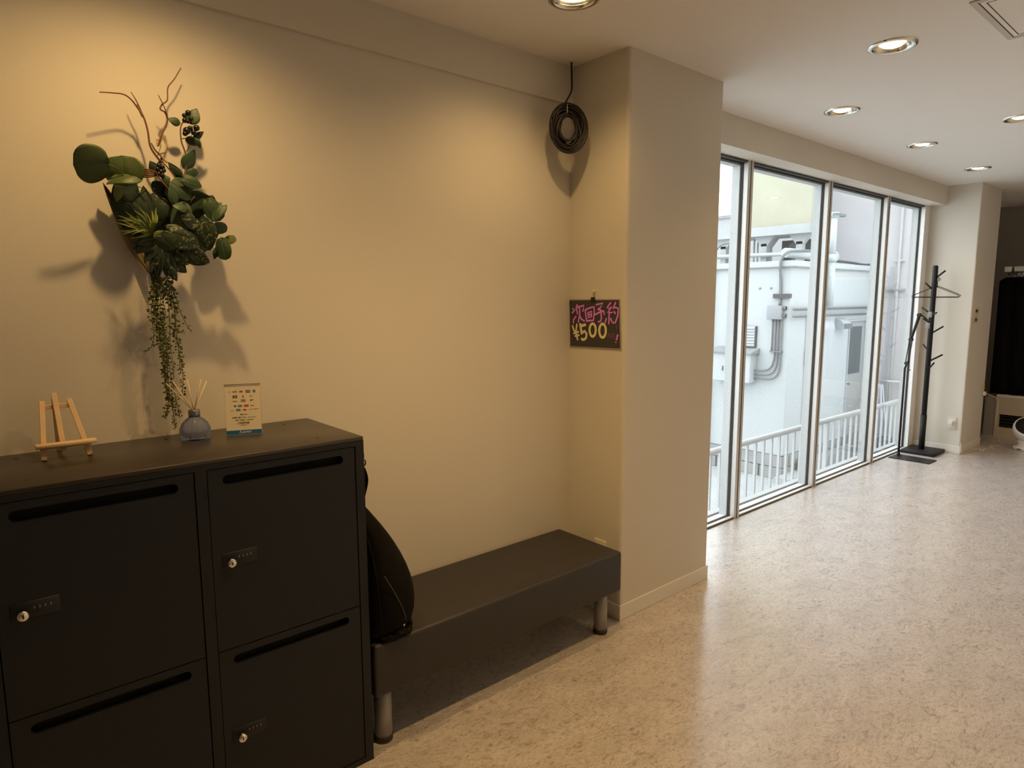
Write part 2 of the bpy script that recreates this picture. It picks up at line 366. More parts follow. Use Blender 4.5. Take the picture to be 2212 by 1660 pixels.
# walls
struct('wall_left', MB().box(XL-.1, WY, 0, CX0, WY+0.2, H), M['wall'], 'long beige wallpapered wall behind the lockers and bench', 'wall')
struct('wall_column', MB().box(CX0, CYF, 0, CX1, WW+0.125, H+0.03), M['wall'], 'square beige column between the bench and the windows', 'column', bevel=0.014)
struct('wall_far', MB().box(X2, CY2, 0, X2B, WW+0.125, H+0.03), M['wall'], 'beige column beyond the windows with a wall switch', 'column', bevel=0.010)
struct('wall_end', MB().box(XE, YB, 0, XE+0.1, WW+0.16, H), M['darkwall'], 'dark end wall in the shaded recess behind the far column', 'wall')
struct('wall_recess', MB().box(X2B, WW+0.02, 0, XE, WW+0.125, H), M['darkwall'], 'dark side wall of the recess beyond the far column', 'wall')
struct('wall_right', MB().box(XL-.1, YB-.1, 0, XE+.1, YB, H), M['wall'], 'beige wall on the far right side, outside the view', 'wall')
struct('wall_behind', MB().box(XL-.1, YB, 0, XL, WY, H), M['wall'], 'beige wall behind the viewer', 'wall')
struct('trim_1', MB().box(XL, WY-0.014, 2.386, CX0, WY, H), M['wall'], 'raised beige band along the top of the long wall', 'trim')
struct('wall_window_header', MB().box(CX1, SOY, SOZ, X2, WW+0.125, H), M['wall'], 'beige beam above the tall windows', 'beam')

# baseboards
BH = 0.075; BT = 0.006
def baseb(name, x0, y0, x1, y1, label):
    struct(name, MB().box(x0, y0, 0, x1, y1, BH), M['base'], label, 'baseboard', bevel=0.003)
baseb('baseboard_left', XL, WY-BT, CX0-BT, WY, 'pale vinyl baseboard along the long wall')
baseb('baseboard_column', CX0-BT, CYF-BT, CX1+BT*0.5, CYF, 'pale vinyl baseboard across the front of the near column')
baseb('baseboard_column_side', CX0-BT, CYF, CX0, WY, 'pale vinyl baseboard on the left side of the near column behind the bench leg')
baseb('baseboard_return', X2-BT, CY2-BT, X2, WW-0.01, 'pale vinyl baseboard behind the coat stand')
baseb('baseboard_far', X2, CY2-BT, X2B, CY2, 'pale vinyl baseboard on the front of the far column')

# ------------------------------------------------------------------ windows: 4 tall units between mullions
MX = [(3.955, 4.022), (5.108, 5.176), (6.250, 6.318)]
spans = [(WX0, MX[0][0]), (MX[0][1], MX[1][0]), (MX[1][1], MX[2][0]), (MX[2][1], 7.165)]
wl = ['first tall window beside the near column, mostly hidden by it', 'second tall wired-glass window, facing the junction box outside',
      'third tall window, facing the grey door outside', 'fourth tall window, nearest the coat stand']
GY = 2.338; ZT = 2.364
for i, (a, b2) in enumerate(spans):
    w = thing('window_%d' % (i+1), ((a+b2)/2, WW+0.05, 0), wl[i], 'window', kind='structure')
    f = MB(); fw = 0.018
    f.box(a, GY+0.004, 0.014, a+fw, WW+0.105, ZT); f.box(b2-fw, GY+0.004, 0.014, b2, WW+0.105, ZT)
    f.box(a+fw, GY+0.004, ZT-0.016, b2-fw, WW+0.105, ZT)
    f.build('window_frame', M['sash'], w, bevel=0.002)
    g = MB()
    for (x0, z0, x1, z1) in ((a, 0.014, a+0.006, ZT), (b2-0.006, 0.014, b2, ZT), (a+0.006, 0.014, b2-0.006, 0.021), (a+0.006, ZT-0.008, b2-0.008, ZT)):
        g.box(x0, GY-0.010, z0, x1, GY+0.004, z1)
    g.build('gasket', M['gasket'], w)
    MB().box(a+0.004, GY-0.003, 0.017, b2-0.004, GY+0.003, ZT-0.004).build('glass_pane', M['wired'] if i < 2 else M['glass'], w)
    s = MB().box(a, WW+0.006, 0.0, b2, WW+0.105, 0.014)
    s.build('sill_rail', M['alu_white'], w, bevel=0.002)
    MB().box(a, WW+0.001, 0.0, b2, WW+0.006, 0.008).build('sill_groove', M['gasket'], w)
    MB().box(a, WW+0.004, ZT, b2, WW+0.11, SOZ).build('head_track', M['gasket'], w)
for i, (a, b2) in enumerate(MX):
    m = thing('trim_%d' % (i+2), ((a+b2)/2, WW, 0), ['first', 'second', 'third'][i] + ' window mullion from the near column, brown-grey metal post', 'mullion', kind='structure')
    MB().box(a, WW, 0, b2, WW+0.11, SOZ).build('mullion_post', M['alu'], m, bevel=0.002)
    MB().box((a+b2)/2-0.003, WW-0.003, 0.0, (a+b2)/2+0.003, WW, SOZ).build('mullion_groove', M['gasket'], m)
struct('trim_5', MB().box(7.165, WW-0.004, 0, X2, WW+0.11, SOZ), M['alu_white'], 'white jamb at the far end of the windows beside the coat stand', 'jamb', bevel=0.002)

# ------------------------------------------------------------------ downlights
def make_downlight():
    t = thing('downlight', (0, 0, H))
    MB().lathe([(RL+0.018, 0.0), (RL+0.016, -0.006), (RL+0.004, -0.008), (RL-0.004, -0.004), (RL-0.006, 0.004)], (0, 0, H), 36).build('trim_ring', M['chrome'], t)
    MB().lathe([(RL-0.004, 0.002), (RL-0.012, 0.02), (RL-0.026, 0.05), (0.040, 0.078), (0.020, 0.086), (0.001, 0.088)], (0, 0, H), 36).build('reflector', M['reflector'], t)
    b = MB().sphere((0, 0, H+0.012), 0.048, 20, 10, (1, 1, 0.40)); b.lathe([(0.018, 0.04), (0.018, 0.085)], (0, 0, H), 14)
    b.build('bulb', M['bulb'], t)
    return t
dl0 = make_downlight()
dlab = [
 'ceiling downlight above the wall plant, just out of view', 'ceiling downlight cut by the top edge of the picture above the bench',
 'ceiling downlight nearest the near column in the row along the windows', 'middle ceiling downlight of the row along the windows', 'farthest and smallest ceiling downlight, above the coat stand',
 'ceiling downlight over the floor in front of the bench, out of view', 'large ceiling downlight right of the near column, beside the ceiling hatch', 'ceiling downlight half cut by the right edge of the picture', 'ceiling downlight out of view to the right of the far one',
 'added fill downlight, unseen on the right, level with the near column', 'added fill downlight, unseen on the right, level with the second window', 'added fill downlight, unseen on the right, level with the fourth window']
for i, (x, y) in enumerate(LAMPS):
    o = dl0 if i == 0 else copy_tree(dl0)
    o.location = (x, y, H); tag(o, dlab[i], 'downlight', 'recessed ceiling downlights')
    ld = bpy.data.lights.new('downlight_glow', 'SPOT'); beam, rel = LAMP_BEAM.get((x, y), (168, 2.6) if y < 0 else (122, 0.52)); ld.energy = LAMP_W*rel; ld.color = LAMP_COLOR
    ld.spot_size = math.radians(beam); ld.spot_blend = 1.0; ld.shadow_soft_size = 0.024
    lo = bpy.data.objects.new('downlight_glow', ld); COL.objects.link(lo); lo.location = (x, y, H-0.028)

# ceiling hatch
hx0, hx1, hy1 = 2.872, 3.392, 0.83
t = thing('ceiling_hatch', ((hx0+hx1)/2, hy1-0.26, H), 'square ceiling access hatch with a slim frame at the top right corner', 'hatch')
hy0 = hy1-0.52; f = MB(); w = 0.022
for (a, b2, c, d) in ((hx0, hy0, hx1, hy0+w), (hx0, hy1-w, hx1, hy1), (hx0, hy0+w, hx0+w, hy1-w), (hx1-w, hy0+w, hx1, hy1-w)): f.box(a, b2, H-0.006, c, d, H)
f.build('outer_frame', M['hatch'], t, bevel=0.001)
f = MB(); q = w
for (a, b2, c, d) in ((hx0+q, hy0+q, hx1-q, hy0+q+.004), (hx0+q, hy1-q-.004, hx1-q, hy1-q), (hx0+q, hy0+q, hx0+q+.004, hy1-q), (hx1-q-.004, hy0+q, hx1-q, hy1-q)): f.box(a, b2, H-0.0045, c, d, H)
f.build('gap', M['seam'], t)
q = w+.004; MB().box(hx0+q, hy0+q, H-0.005, hx1-q, hy1-q, H).build('hatch_panel', M['ceiling'], t)
q = w+.004+.016; f = MB()
for (a, b2, c, d) in ((hx0+q, hy0+q, hx1-q, hy0+q+.003), (hx0+q, hy1-q-.003, hx1-q, hy1-q), (hx0+q, hy0+q, hx0+q+.003, hy1-q), (hx1-q-.003, hy0+q, hx1-q, hy1-q)): f.box(a, b2, H-0.0058, c, d, H-0.004)
f.build('panel_groove', M['seam'], t)

# ------------------------------------------------------------------ lockers
KY = 1.7955; KB = 2.2125; KZ = 1.0826; KX0, KX1 = -0.012, 0.9305
t = thing('locker_cabinet', ((KX0+KX1)/2, (KY+KB)/2, 0), 'charcoal metal locker cabinet with four doors and letter slots against the long wall', 'locker')
b = MB(); th = 0.0275
b.box(KX0, KY, 0, KX0+th, KB, KZ-0.012); b.box(KX1-th, KY, 0, KX1, KB, KZ-0.012)      # sides
b.box(0.4452, KY, 0, 0.4738, KB, KZ-0.012)                                           # middle stile
b.box(KX0+th, KB-0.012, 0, KX1-th, KB, KZ-0.012)
b.box(KX0+th, KY, 0, 0.4452, KB, 0.018); b.box(0.4738, KY, 0, KX1-th, KB, 0.018)
b.box(KX0+th, KY, 1.0555, 0.4452, KY+0.02, KZ-0.012); b.box(0.4738, KY, 1.0555, KX1-th, KY+0.02, KZ-0.012)
b.build('body', M['cab'], t)
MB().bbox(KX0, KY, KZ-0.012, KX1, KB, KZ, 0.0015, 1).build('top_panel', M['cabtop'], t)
sh = MB(); sh.box(KX0+th, KY+0.03, 0.535, 0.4452, KB-0.012, 0.545); sh.box(0.4738, KY+0.03, 0.535, KX1-th, KB-0.012, 0.545); sh.build('shelf', M['void'], t)
def stadium(cx, cz, hw, r, n=8):
    p = [(cx+hw-r + r*math.cos(a), cz + r*math.sin(a)) for a in [(-math.pi/2 + math.pi*k/n) for k in range(n+1)]]
    p += [(cx-hw+r + r*math.cos(a), cz + r*math.sin(a)) for a in [(math.pi/2 + math.pi*k/n) for k in range(n+1)]]
    return p
def door(x0, x1, z0, z1, slot_z, lock_z, name_label):
    bm = bmesh.new(); cx = (x0+x1)/2
    def lp(pts):
        vs = [bm.verts.new((p[0], KY+0.003, p[1])) for p in pts]
        return [bm.edges.new((vs[i], vs[(i+1) % len(vs)])) for i in range(len(vs))]
    e = lp([(x0, z0), (x1, z0), (x1, z1), (x0, z1)]); e += lp(stadium(cx, slot_z, 0.1745, 0.0134))
    bmesh.ops.triangle_fill(bm, use_beauty=True, edges=e)
    kill = [f for f in bm.faces if abs(f.calc_center_median().z-slot_z) < 0.0128 and abs(f.calc_center_median().x-cx) < 0.17 and all(abs(v.co.z-slot_z) < 0.0140 for v in f.verts)]
    bmesh.ops.delete(bm, geom=kill, context='FACES')
    r = bmesh.ops.extrude_face_region(bm, geom=bm.faces[:])
    for v in [g for g in r['geom'] if isinstance(g, bmesh.types.BMVert)]: v.co.y += 0.016
    d = MB().frombm(bm).build('door', M['cab'], t)
    st = stadium(cx, slot_z, 0.180, 0.018)
    MB().prism([(p[0], KY+0.028, p[1]) for p in st], (0, 0.003, 0)).build('slot_flap', M['void'], d)
    lx = x0 + 0.045
    pl_ = MB().bbox(lx-0.022, KY+0.0008, lock_z-0.014, lx+0.072, KY+0.004, lock_z+0.026, 0.001, 1); pl_.build('lock_plate', M['cab'], d)
    k = MB().lathe([(0.0, -0.016), (0.0105, -0.016), (0.012, -0.012), (0.012, -0.006)], (lx, KY, lock_z), 20, 'Y'); k.build('key_cylinder', M['chrome'], d)
    MB().box(lx-0.0015, KY-0.0165, lock_z-0.005, lx+0.0015, KY-0.0158, lock_z+0.004).build('keyhole', M['void'], d)
    for j in range(4):
        MB().box(lx+0.0215+j*0.0105, KY-0.0006, lock_z+0.007, lx+0.0240+j*0.0105, KY+0.0010, lock_z+0.0125).build('dial_digit', M['digit'], d)
    return d
door(0.4765, 0.9005, 0.5415, 1.0530, 1.0195, 0.790, 'u')
door(0.4765, 0.9005, 0.0205, 0.5385, 0.5045, 0.274, 'l')
door(0.0185, 0.4425, 0.5415, 1.0530, 1.0195, 0.790, 'u')
door(0.0185, 0.4425, 0.0205, 0.5385, 0.5045, 0.274, 'l')
for (x, y) in ((0.815, 1.867), (0.82, 2.15), (0.098, 2.155), (0.10, 1.87), (0.46, 2.15)):
    MB().lathe([(0.0, 0.0012), (0.004, 0.0012), (0.0052, 0.0)], (x, y, KZ), 12).build('screw', M['black'], t)
# magnetic hook on the locker side
t = thing('side_hook', (KX1, 1.84, 1.0), 'small black hook on the right side of the lockers holding the bag strap', 'hook')
MB().bbox(KX1, 1.815, 0.985, KX1+0.006, 1.855, 1.035, 0.002).build('hook_plate', M['black'], t)
MB().tube(smooth_path([(KX1+0.003, 1.835, 1.022), (KX1+0.016, 1.833, 1.022), (KX1+0.018, 1.833, 1.005), (KX1+0.014, 1.833, 0.99)]), 0.0022, 6).build('hook_arm', M['black'], t)
MB().tube(smooth_path([(KX1+0.003, 1.835, 0.985), (KX1+0.012, 1.833, 0.974), (KX1+0.024, 1.833, 0.985), (KX1+0.022, 1.833, 0.998)]), 0.0022, 6).build('hook_arm', M['black'], t)

# ------------------------------------------------------------------ bench
BX0, BX1, BY0, BY1, BZ0, BZ1 = 0.948, 2.185, 1.803, 2.203, 0.195, 0.380
t = thing('bench', ((BX0+BX1)/2, 2.0, 0), 'low black vinyl bench with short silver legs between lockers and column', 'bench')
MB().bbox(BX0, BY0, BZ0, BX1, BY1, BZ1, 0.013, 4).build('seat', M['leather'], t)
MB().box(BX0+0.02, BY0+0.02, BZ0-0.006, BX1-0.02, BY1-0.02, BZ0).build('base_board', M['black'], t)
for (x, y) in ((1.005, 1.862), (2.112, 1.862), (1.005, 2.145), (2.112, 2.145)):
    l = MB().lathe([(0.030, 0.022), (0.030, BZ0-0.004)], (x, y, 0), 28, capb=True, capt=True).build('leg', M['legmetal'], t)
    MB().lathe([(0.026, 0.0), (0.0315, 0.004), (0.0315, 0.022)], (x, y, 0), 28, capb=True, capt=True).build('rubber_foot', M['rubber'], l)

# ------------------------------------------------------------------ bag hanging beside the lockers
t = thing('shoulder_bag', (1.03, 1.93, 0.38), 'black drop-shaped fabric bag hanging from the locker side, resting on the bench', 'bag')
prof = [(0.383, .035, .05), (0.395, .075, .10), (0.43, .095, .125), (0.50, .098, .135), (0.58, .092, .13), (0.66, .076, .112), (0.73, .055, .088), (0.79, .034, .06), (0.835, .017, .035), (0.86, .008, .015)]
bg_ = MB(); n = 20; o = 0
for (z, rx, ry) in prof:
    for k in range(n):
        a = 2*math.pi*k/n; c, s_ = math.cos(a), math.sin(a)
        xx = KX1+0.007+rx + (abs(c)**0.8*(1 if c > 0 else -1))*rx; yy = 1.905 + (abs(s_)**0.8*(1 if s_ > 0 else -1))*ry
        wr = 0.0035*math.sin(7*a+z*23)
        bg_.v.append(Vector((xx+wr, yy+wr, z)))
for i in range(len(prof)-1):
    for k in range(n):
        a, b2 = i*n+k, i*n+(k+1) % n; bg_.f.append((a, b2, b2+n, a+n)); bg_.sm.append(True)
bg_.f.append(tuple(reversed(range(n)))); bg_.sm.append(False); e_ = (len(prof)-1)*n; bg_.f.append(tuple(e_+k for k in range(n))); bg_.sm.append(False)
bg_.build('bag_body', M['fabric'], t, subsurf=1)
def strap(pts, name):
    P = smooth_path(pts); mb = MB()
    for i in range(len(P)-1):
        a, c = P[i], P[i+1]; w_ = Vector((0.0, 0.011, 0)); d_ = Vector((0.003, 0, 0))
        mb.add([a-w_, a+w_, c+w_, c-w_, a-w_+d_, a+w_+d_, c+w_+d_, c-w_+d_], [(0,1,2,3),(7,6,5,4),(0,4,5,1),(1,5,6,2),(2,6,7,3),(3,7,4,0)])
    mb.build(name, M['fabric'], t)
strap([(KX1+0.010, 1.833, 0.977), (KX1+0.018, 1.838, 0.93), (KX1+0.016, 1.85, 0.86), (KX1+0.024, 1.87, 0.78), (KX1+0.02, 1.80, 0.66), (KX1+0.022, 1.775, 0.54), (KX1+0.03, 1.785, 0.44)], 'strap')
strap([(KX1+0.014, 1.833, 0.975), (KX1+0.030, 1.845, 0.93), (KX1+0.030, 1.87, 0.87), (KX1+0.028, 1.89, 0.83)], 'strap')
MB().tube(smooth_path([(KX1+0.05, 1.778, 0.62), (KX1+0.085, 1.772, 0.55), (KX1+0.12, 1.778, 0.47), (KX1+0.135, 1.80, 0.42)]), 0.0018, 6).build('zip_piping', M['gasket'], t)
ru = MB()
random.seed(4)
for k in range(26):
    a = math.radians(-125 + k*5.4); x = KX1+0.105+0.082*math.cos(a); y = 1.905+0.118*math.sin(a)
    ru.sphere((x, y, 0.398+random.uniform(-.006, .010)), 0.012, 7, 5, (1, 1, 0.8))
ru.build('ruffled_hem', M['fabric'], t)
MB().sphere((KX1+0.118, 1.782, 0.432), 0.0042, 8, 6).build('metal_bead', M['chrome'], t)

# ------------------------------------------------------------------ things on the lockers
Z0 = KZ
# easel
t = thing('tabletop_easel', (0.2, 2.1, Z0), 'small pale wooden tabletop easel standing empty on the left of the lockers', 'easel')
def bar(p, q, w, d, name, par, m=M['pine']):
    p, q = Vector(p), Vector(q); ax = (q-p).normalized(); sd = ax.cross(Vector((0, 1, 0)))
    if sd.length < 0.1: sd = Vector((1, 0, 0))
    sd.normalize(); dp = ax.cross(sd).normalized()
    vs = []
    for c in (p, q):
        for (i, j) in ((-1, -1), (1, -1), (1, 1), (-1, 1)): vs.append(c + sd*i*w/2 + dp*j*d/2)
    return MB().add(vs, [(0,3,2,1),(4,5,6,7),(0,1,5,4),(1,2,6,5),(2,3,7,6),(3,0,4,7)]).build(name, m, par, bevel=0.0012)
YF, YT = 2.065, 2.135     # front foot line and the top (leaning back)
fl_l, ft_l = onY(YF, 95, 994), onY(YT, 90, 868)
fl_r, ft_r = onY(YF, 195, 984), onY(YT, 149, 862)
fl_l.z = Z0+0.001; fl_r.z = Z0+0.001
ZB = Z0
bar(fl_l, ft_l, 0.0125, 0.008, 'upright', t); bar(fl_r, ft_r, 0.0125, 0.008, 'upright', t)
m0, m1 = onY(YF+0.012, 138, 972), onY(YT, 116, 850); bar(m0, m1, 0.0125, 0.007, 'centre_upright', t)
bar(onY(YT-0.002, 88, 882), onY(YT-0.002, 152, 875), 0.012, 0.007, 'cross_bar', t)
sl, sr = onY(YF-0.002, 76, 966), onY(YF-0.002, 208, 950); zz = (sl.z+sr.z)/2; sl.z = sr.z = zz
MB().bbox(sl.x, YF-0.016, zz-0.006, sr.x, YF+0.010, zz+0.004, 0.001, 1).build('ledge', M['pine'], t)
MB().bbox(sl.x+0.01, YF+0.006, zz-0.014, sr.x-0.01, YF+0.014, zz-0.006, 0.001, 1).build('lower_bar', M['pine'], t)
bl = Vector((m0.x+0.0, 2.195, Z0+0.001)); bar(bl, m1+Vector((0, 0.006, -0.015)), 0.012, 0.007, 'rear_leg', t)
# reed diffuser
cx, cy = 0.527, 2.085
t = thing('reed_diffuser', (cx, cy, Z0), 'squat blue-grey glass reed diffuser bottle with pale reed sticks on the lockers', 'diffuser')
MB().lathe([(0.001, 0), (0.036, 0.0), (0.0415, 0.004), (0.0435, 0.020), (0.0425, 0.036), (0.036, 0.052), (0.025, 0.064), (0.0165, 0.070), (0.0145, 0.073), (0.0145, 0.078), (0.001, 0.078)], (cx, cy, Z0), 32).build('bottle', M['blueglass'], t)
MB().lathe([(0.001, 0.072), (0.0162, 0.072), (0.0165, 0.076), (0.0165, 0.090), (0.0150, 0.092), (0.001, 0.092)], (cx, cy, Z0), 28).build('collar', M['bottlecap'], t)
neck = Vector((cx, cy, Z0+0.086))
for (u, v, yy, dk) in ((359, 829, 2.04, 0), (372, 823, 2.11, 0), (404, 820, 2.10, 0), (434, 820, 2.07, 0), (446, 824, 2.12, 1)):
    tip = onY(yy, u, v); d = (tip-neck).normalized()
    MB().tube([neck - d*0.01, tip], 0.00165, 8).build('reed', M['reed'], t)
for dx in (-0.022, -0.001, 0.022):
    MB().tube([(cx+dx*0.3, cy-0.012, Z0+0.068), (cx+dx, cy-0.030, Z0+0.008)], 0.0016, 6).build('submerged_reed', M['reed'], t)
# payment card sign in acrylic stand
a0 = onZ(Z0, 490, 942); a1 = onZ(Z0, 566, 937)
ctr = (a0+a1)/2; ex = (a1-a0).normalized(); ex.z = 0; wid = (a1-a0).length; ey = Vector((-ex.y, ex.x, 0))
lean = 0.12; ez = (Vector((0, 0, 1)) + ey*lean).normalized(); hgt = 0.148
t = thing('payment_sign', ctr, 'white cashless payment card with teal foot in a clear stand on the lockers', 'sign')
def sp(s, h, d=0.0): return ctr + ex*(s-0.5)*wid + ez*(h*hgt) - ey*d + Vector((0, 0, 0.002))
def slab(s0, h0, s1, h1, d0, d1, m, name, par, mb=None):
    P = [sp(s0, h0, d0), sp(s1, h0, d0), sp(s1, h1, d0), sp(s0, h1, d0), sp(s0, h0, d1), sp(s1, h0, d1), sp(s1, h1, d1), sp(s0, h1, d1)]
    m_ = mb or MB(); m_.add(P, [(0,3,2,1),(4,5,6,7),(0,1,5,4),(1,2,6,5),(2,3,7,6),(3,0,4,7)])
    return m_ if mb is not None else m_.build(name, m, par)
slab(-0.02, 0.0, 1.02, 1.055, -0.0015, 0.0, M['acrylic'], 'acrylic_holder', t)
MB().add([sp(-.02, 1.045, 0.0), sp(1.02, 1.045, 0.0), sp(1.02, 1.06, 0.0), sp(-.02, 1.06, 0.0), sp(-.02, 1.045, 0.003), sp(1.02, 1.045, 0.003), sp(1.02, 1.06, 0.003), sp(-.02, 1.06, 0.003)],
         [(0,3,2,1),(4,5,6,7),(0,1,5,4),(1,2,6,5),(2,3,7,6),(3,0,4,7)]).build('acrylic_top_lip', M['chrome'], t)
P0 = ctr + Vector((0, 0, 0.001))
MB().prism([P0 - ex*wid*0.52 - ey*0.004, P0 + ex*wid*0.52 - ey*0.004, P0 + ex*wid*0.52 + ey*0.05, P0 - ex*wid*0.52 + ey*0.05], (0, 0, 0.002)).build('acrylic_foot', M['acrylic'], t)
card = slab(0, 0.085, 1, 1.03, 0.0, 0.0006, M['paper'], 'card', t)
slab(0, 0.0, 1, 0.088, 0.0, 0.0008, M['teal'], 'teal_band', t)
def ctext(txt, s, h, size, m, par, name='printed_text', italic=False):
    cu = bpy.data.curves.new('t', 'FONT'); cu.body = txt; cu.size = size; cu.align_x = 'CENTER'; cu.align_y = 'CENTER'; cu.extrude = 0.0001; cu.shear = 0.3 if italic else 0; cu.offset = size*0.012
    cu.resolution_u = 2
    o = bpy.data.objects.new('t', cu); COL.objects.link(o); bpy.context.view_layer.update()
    me = bpy.data.meshes.new_from_object(o.evaluated_get(bpy.context.evaluated_depsgraph_get())); bpy.data.objects.remove(o)
    org = sp(s, h, 0.0011); up = ez; nr = ex.cross(ez)
    vs = [org + ex*v.co.x + up*v.co.y + nr*v.co.z for v in me.vertices]; fs = [tuple(p.vertices) for p in me.polygons]
    return MB().add(vs, fs).build(name, m, par)
def icon(s, h, w_, h_, m, rnd=False):
    if rnd:
        c = sp(s, h, 0.0006); pts = [c + ex*(w_*wid/2*math.cos(a*math.pi/6)) + ez*(h_*hgt/2*math.sin(a*math.pi/6)) for a in range(12)]
        MB().prism(pts, -ey*0.0004).build('printed_logo', m, t)
    else: slab(s-w_/2, h-h_/2, s+w_/2, h+h_/2, 0.0006, 0.0010, m, 'printed_logo', t)
D, R_, B_, G_, O_ = M['ink_dark'], M['ink_red'], M['ink_blue'], M['ink_green'], M['ink_gold']
icon(.13, .90, .03, .022, D, True); ctext('VISA', .27, .90, 0.0075, D, t, italic=True)
icon(.445, .90, .075, .042, R_, True); icon(.49, .90, .06, .036, O_, True); icon(.655, .90, .12, .055, D); ctext('JCB', .655, .90, 0.005, M['ink_white'], t); icon(.83, .90, .08, .055, B_)
icon(.28, .795, .13, .055, D); ctext('Pay', .285, .795, 0.005, M['ink_white'], t); icon(.51, .812, .04, .02, D, True); ctext('Pay', .51, .787, 0.0045, D, t); ctext('Pay', .74, .80, 0.006, O_, t)
ctext('PayPay', .28, .70, 0.005, D, t); icon(.51, .71, .13, .052, O_); icon(.73, .71, .045, .04, D, True); ctext('Pay', .785, .718, 0.0045, D, t)
icon(.27, .60, .07, .045, G_, True); icon(.41, .60, .13, .05, G_, True); ctext('iD', .41, .60, 0.005, M['ink_white'], t); icon(.59, .60, .13, .045, R_); ctext('Suica', .76, .60, 0.0048, D, t)
ctext('nanaco', .18, .51, 0.0042, O_, t); icon(.36, .515, .12, .045, B_); icon(.54, .515, .12, .036, R_, True); ctext('manaca', .71, .52, 0.0038, O_, t); ctext('SUGOCA', .865, .525, 0.0038, O_, t)
ctext('電子マネー', .53, .415, 0.005, D, t)
ctext('交通系  電子マネー  クレジット', .52, .355, 0.0050, D, t); ctext('各種  お支払い  使えます', .52, .300, 0.0048, D, t)
ctext('ご利用可能', .48, .235, 0.0072, D, t); ctext('ください', .48, .19, 0.0045, D, t)
ctext('AirPAY', .575, .045, 0.0085, M['ink_white'], t, italic=True)
c_ = sp(.40, .045, 0.0012)
for k in range(3):
    a_, b_ = math.radians(90+120*k), math.radians(210+120*k)
    MB().tube([c_ + ex*0.0045*math.cos(a_) + ez*0.0045*math.sin(a_), c_ + ex*0.0045*math.cos(b_) + ez*0.0045*math.sin(b_)], 0.0005, 5).build('printed_logo', M['ink_white'], t)

# ------------------------------------------------------------------ hand-lettered board on the column side
SXP = CX0 - 0.004
def szz(zx, zy, off=0.0): return onX(SXP-off, 1200+zx/9.222, 600+zy/9.222)
t = thing('price_board', szz(780, 450), 'small black board lettered in pink and yellow, hanging on the near column', 'sign')
cs = [szz(278, 455), szz(1262, 448), szz(1287, 1412), szz(300, 1358)]
ce = [szz(250, 432), szz(1278, 430), szz(1308, 1440), szz(284, 1378)]
for p in cs+ce: p.y = min(p.y, WY-0.004)
MB().prism(ce, (0.0025, 0, 0)).build('clear_sleeve', M['boardedge'], t)
MB().prism(cs, (-0.0012, 0, 0)).build('board', M['board'], t)
STK = [0]
def strokes(paths, wz, m, name, off):
    mb = MB()
    for pth in paths:
        STK[0] += 1
        P = [szz(x, y, off + 0.00001*STK[0]) for (x, y) in pth]; w_ = px2m(P[0], wz/9.222)/2/0.80
        closed = (P[0]-P[-1]).length < 1e-4
        if closed: P = P[:-1]
        n_ = len(P); o = len(mb.v)
        def nrm_(i):
            if closed: a_, c_ = P[(i-1) % n_], P[(i+1) % n_]
            else: a_, c_ = P[max(i-1, 0)], P[min(i+1, n_-1)]
            d = c_-a_
            return Vector((0, -d.z, d.y)).normalized()*w_ if d.length > 1e-7 else Vector((0, 0, w_))
        for i in range(n_): nv_ = nrm_(i); mb.v += [P[i]-nv_, P[i]+nv_]
        for i in range(n_ if closed else n_-1):
            a_, c_ = o+2*i, o+2*((i+1) % n_); mb.f.append((a_, a_+1, c_+1, c_)); mb.sm.append(False)
        if not closed:
            for (i, sg) in ((0, -1), (n_-1, 1)):
                nv_ = nrm_(i); ax_ = Vector((0, nv_.z, -nv_.y))*sg; o2 = len(mb.v)
                mb.v += [P[i] + nv_*math.cos(math.pi*k/6) + ax_*math.sin(math.pi*k/6) for k in range(7)]
                mb.f.append(tuple(range(o2, o2+7))); mb.sm.append(False)
    o_ = mb.build(name, m, t, solid=0.00001); return o_
TSU = [[(345, 620), (380, 650), (335, 700)], [(405, 775), (360, 840), (355, 900)], [(430, 545), (412, 620), (440, 720)], [(415, 595), (565, 555), (545, 665)], [(475, 610), (485, 720), (455, 885)], [(480, 760), (520, 830), (570, 865)]]
KAI = [[(592, 650), (605, 760), (622, 870)], [(592, 645), (690, 600), (768, 585), (772, 720), (755, 850), (640, 860)], [(645, 700), (715, 675), (720, 775), (655, 800), (645, 700)], [(660, 740), (715, 735)]]
YO = [[(815, 540), (945, 510), (880, 615), (850, 640)], [(860, 620), (935, 680)], [(795, 735), (880, 690), (965, 665), (970, 730)], [(905, 690), (915, 800), (900, 870), (855, 880)]]
YAKU = [[(1095, 505), (1025, 600), (1085, 620)], [(1110, 590), (1040, 700), (1120, 695)], [(1070, 700), (1062, 915)], [(1010, 820), (990, 890)], [(1100, 820), (1125, 880)], [(1195, 500), (1150, 610)], [(1160, 590), (1250, 610), (1240, 760), (1190, 900), (1150, 900)], [(1165, 680), (1190, 715)]]
pk = TSU+KAI+YO+YAKU
strokes(pk, 50, M['maroon'], 'letter_outline', 0.0014); strokes(pk, 31, M['pink'], 'pink_lettering', 0.0018)
def ell(cx_, cy_, rx, ry): return [(cx_+rx*math.cos(a*math.pi/8), cy_+ry*math.sin(a*math.pi/8)) for a in range(17)]
YEN = [[(340, 965), (365, 1050), (395, 1090)], [(425, 935), (405, 1080), (440, 1235)], [(365, 1110), (455, 1080)], [(395, 1165), (465, 1145)]]
FIVE = [[(492, 930), (505, 1010), (520, 1110)], [(500, 965), (592, 940)], [(520, 1105), (580, 1065), (618, 1120), (610, 1200), (560, 1240), (525, 1225)]]
Z00 = [ell(740, 1045, 62, 128), ell(937, 1058, 66, 136)]
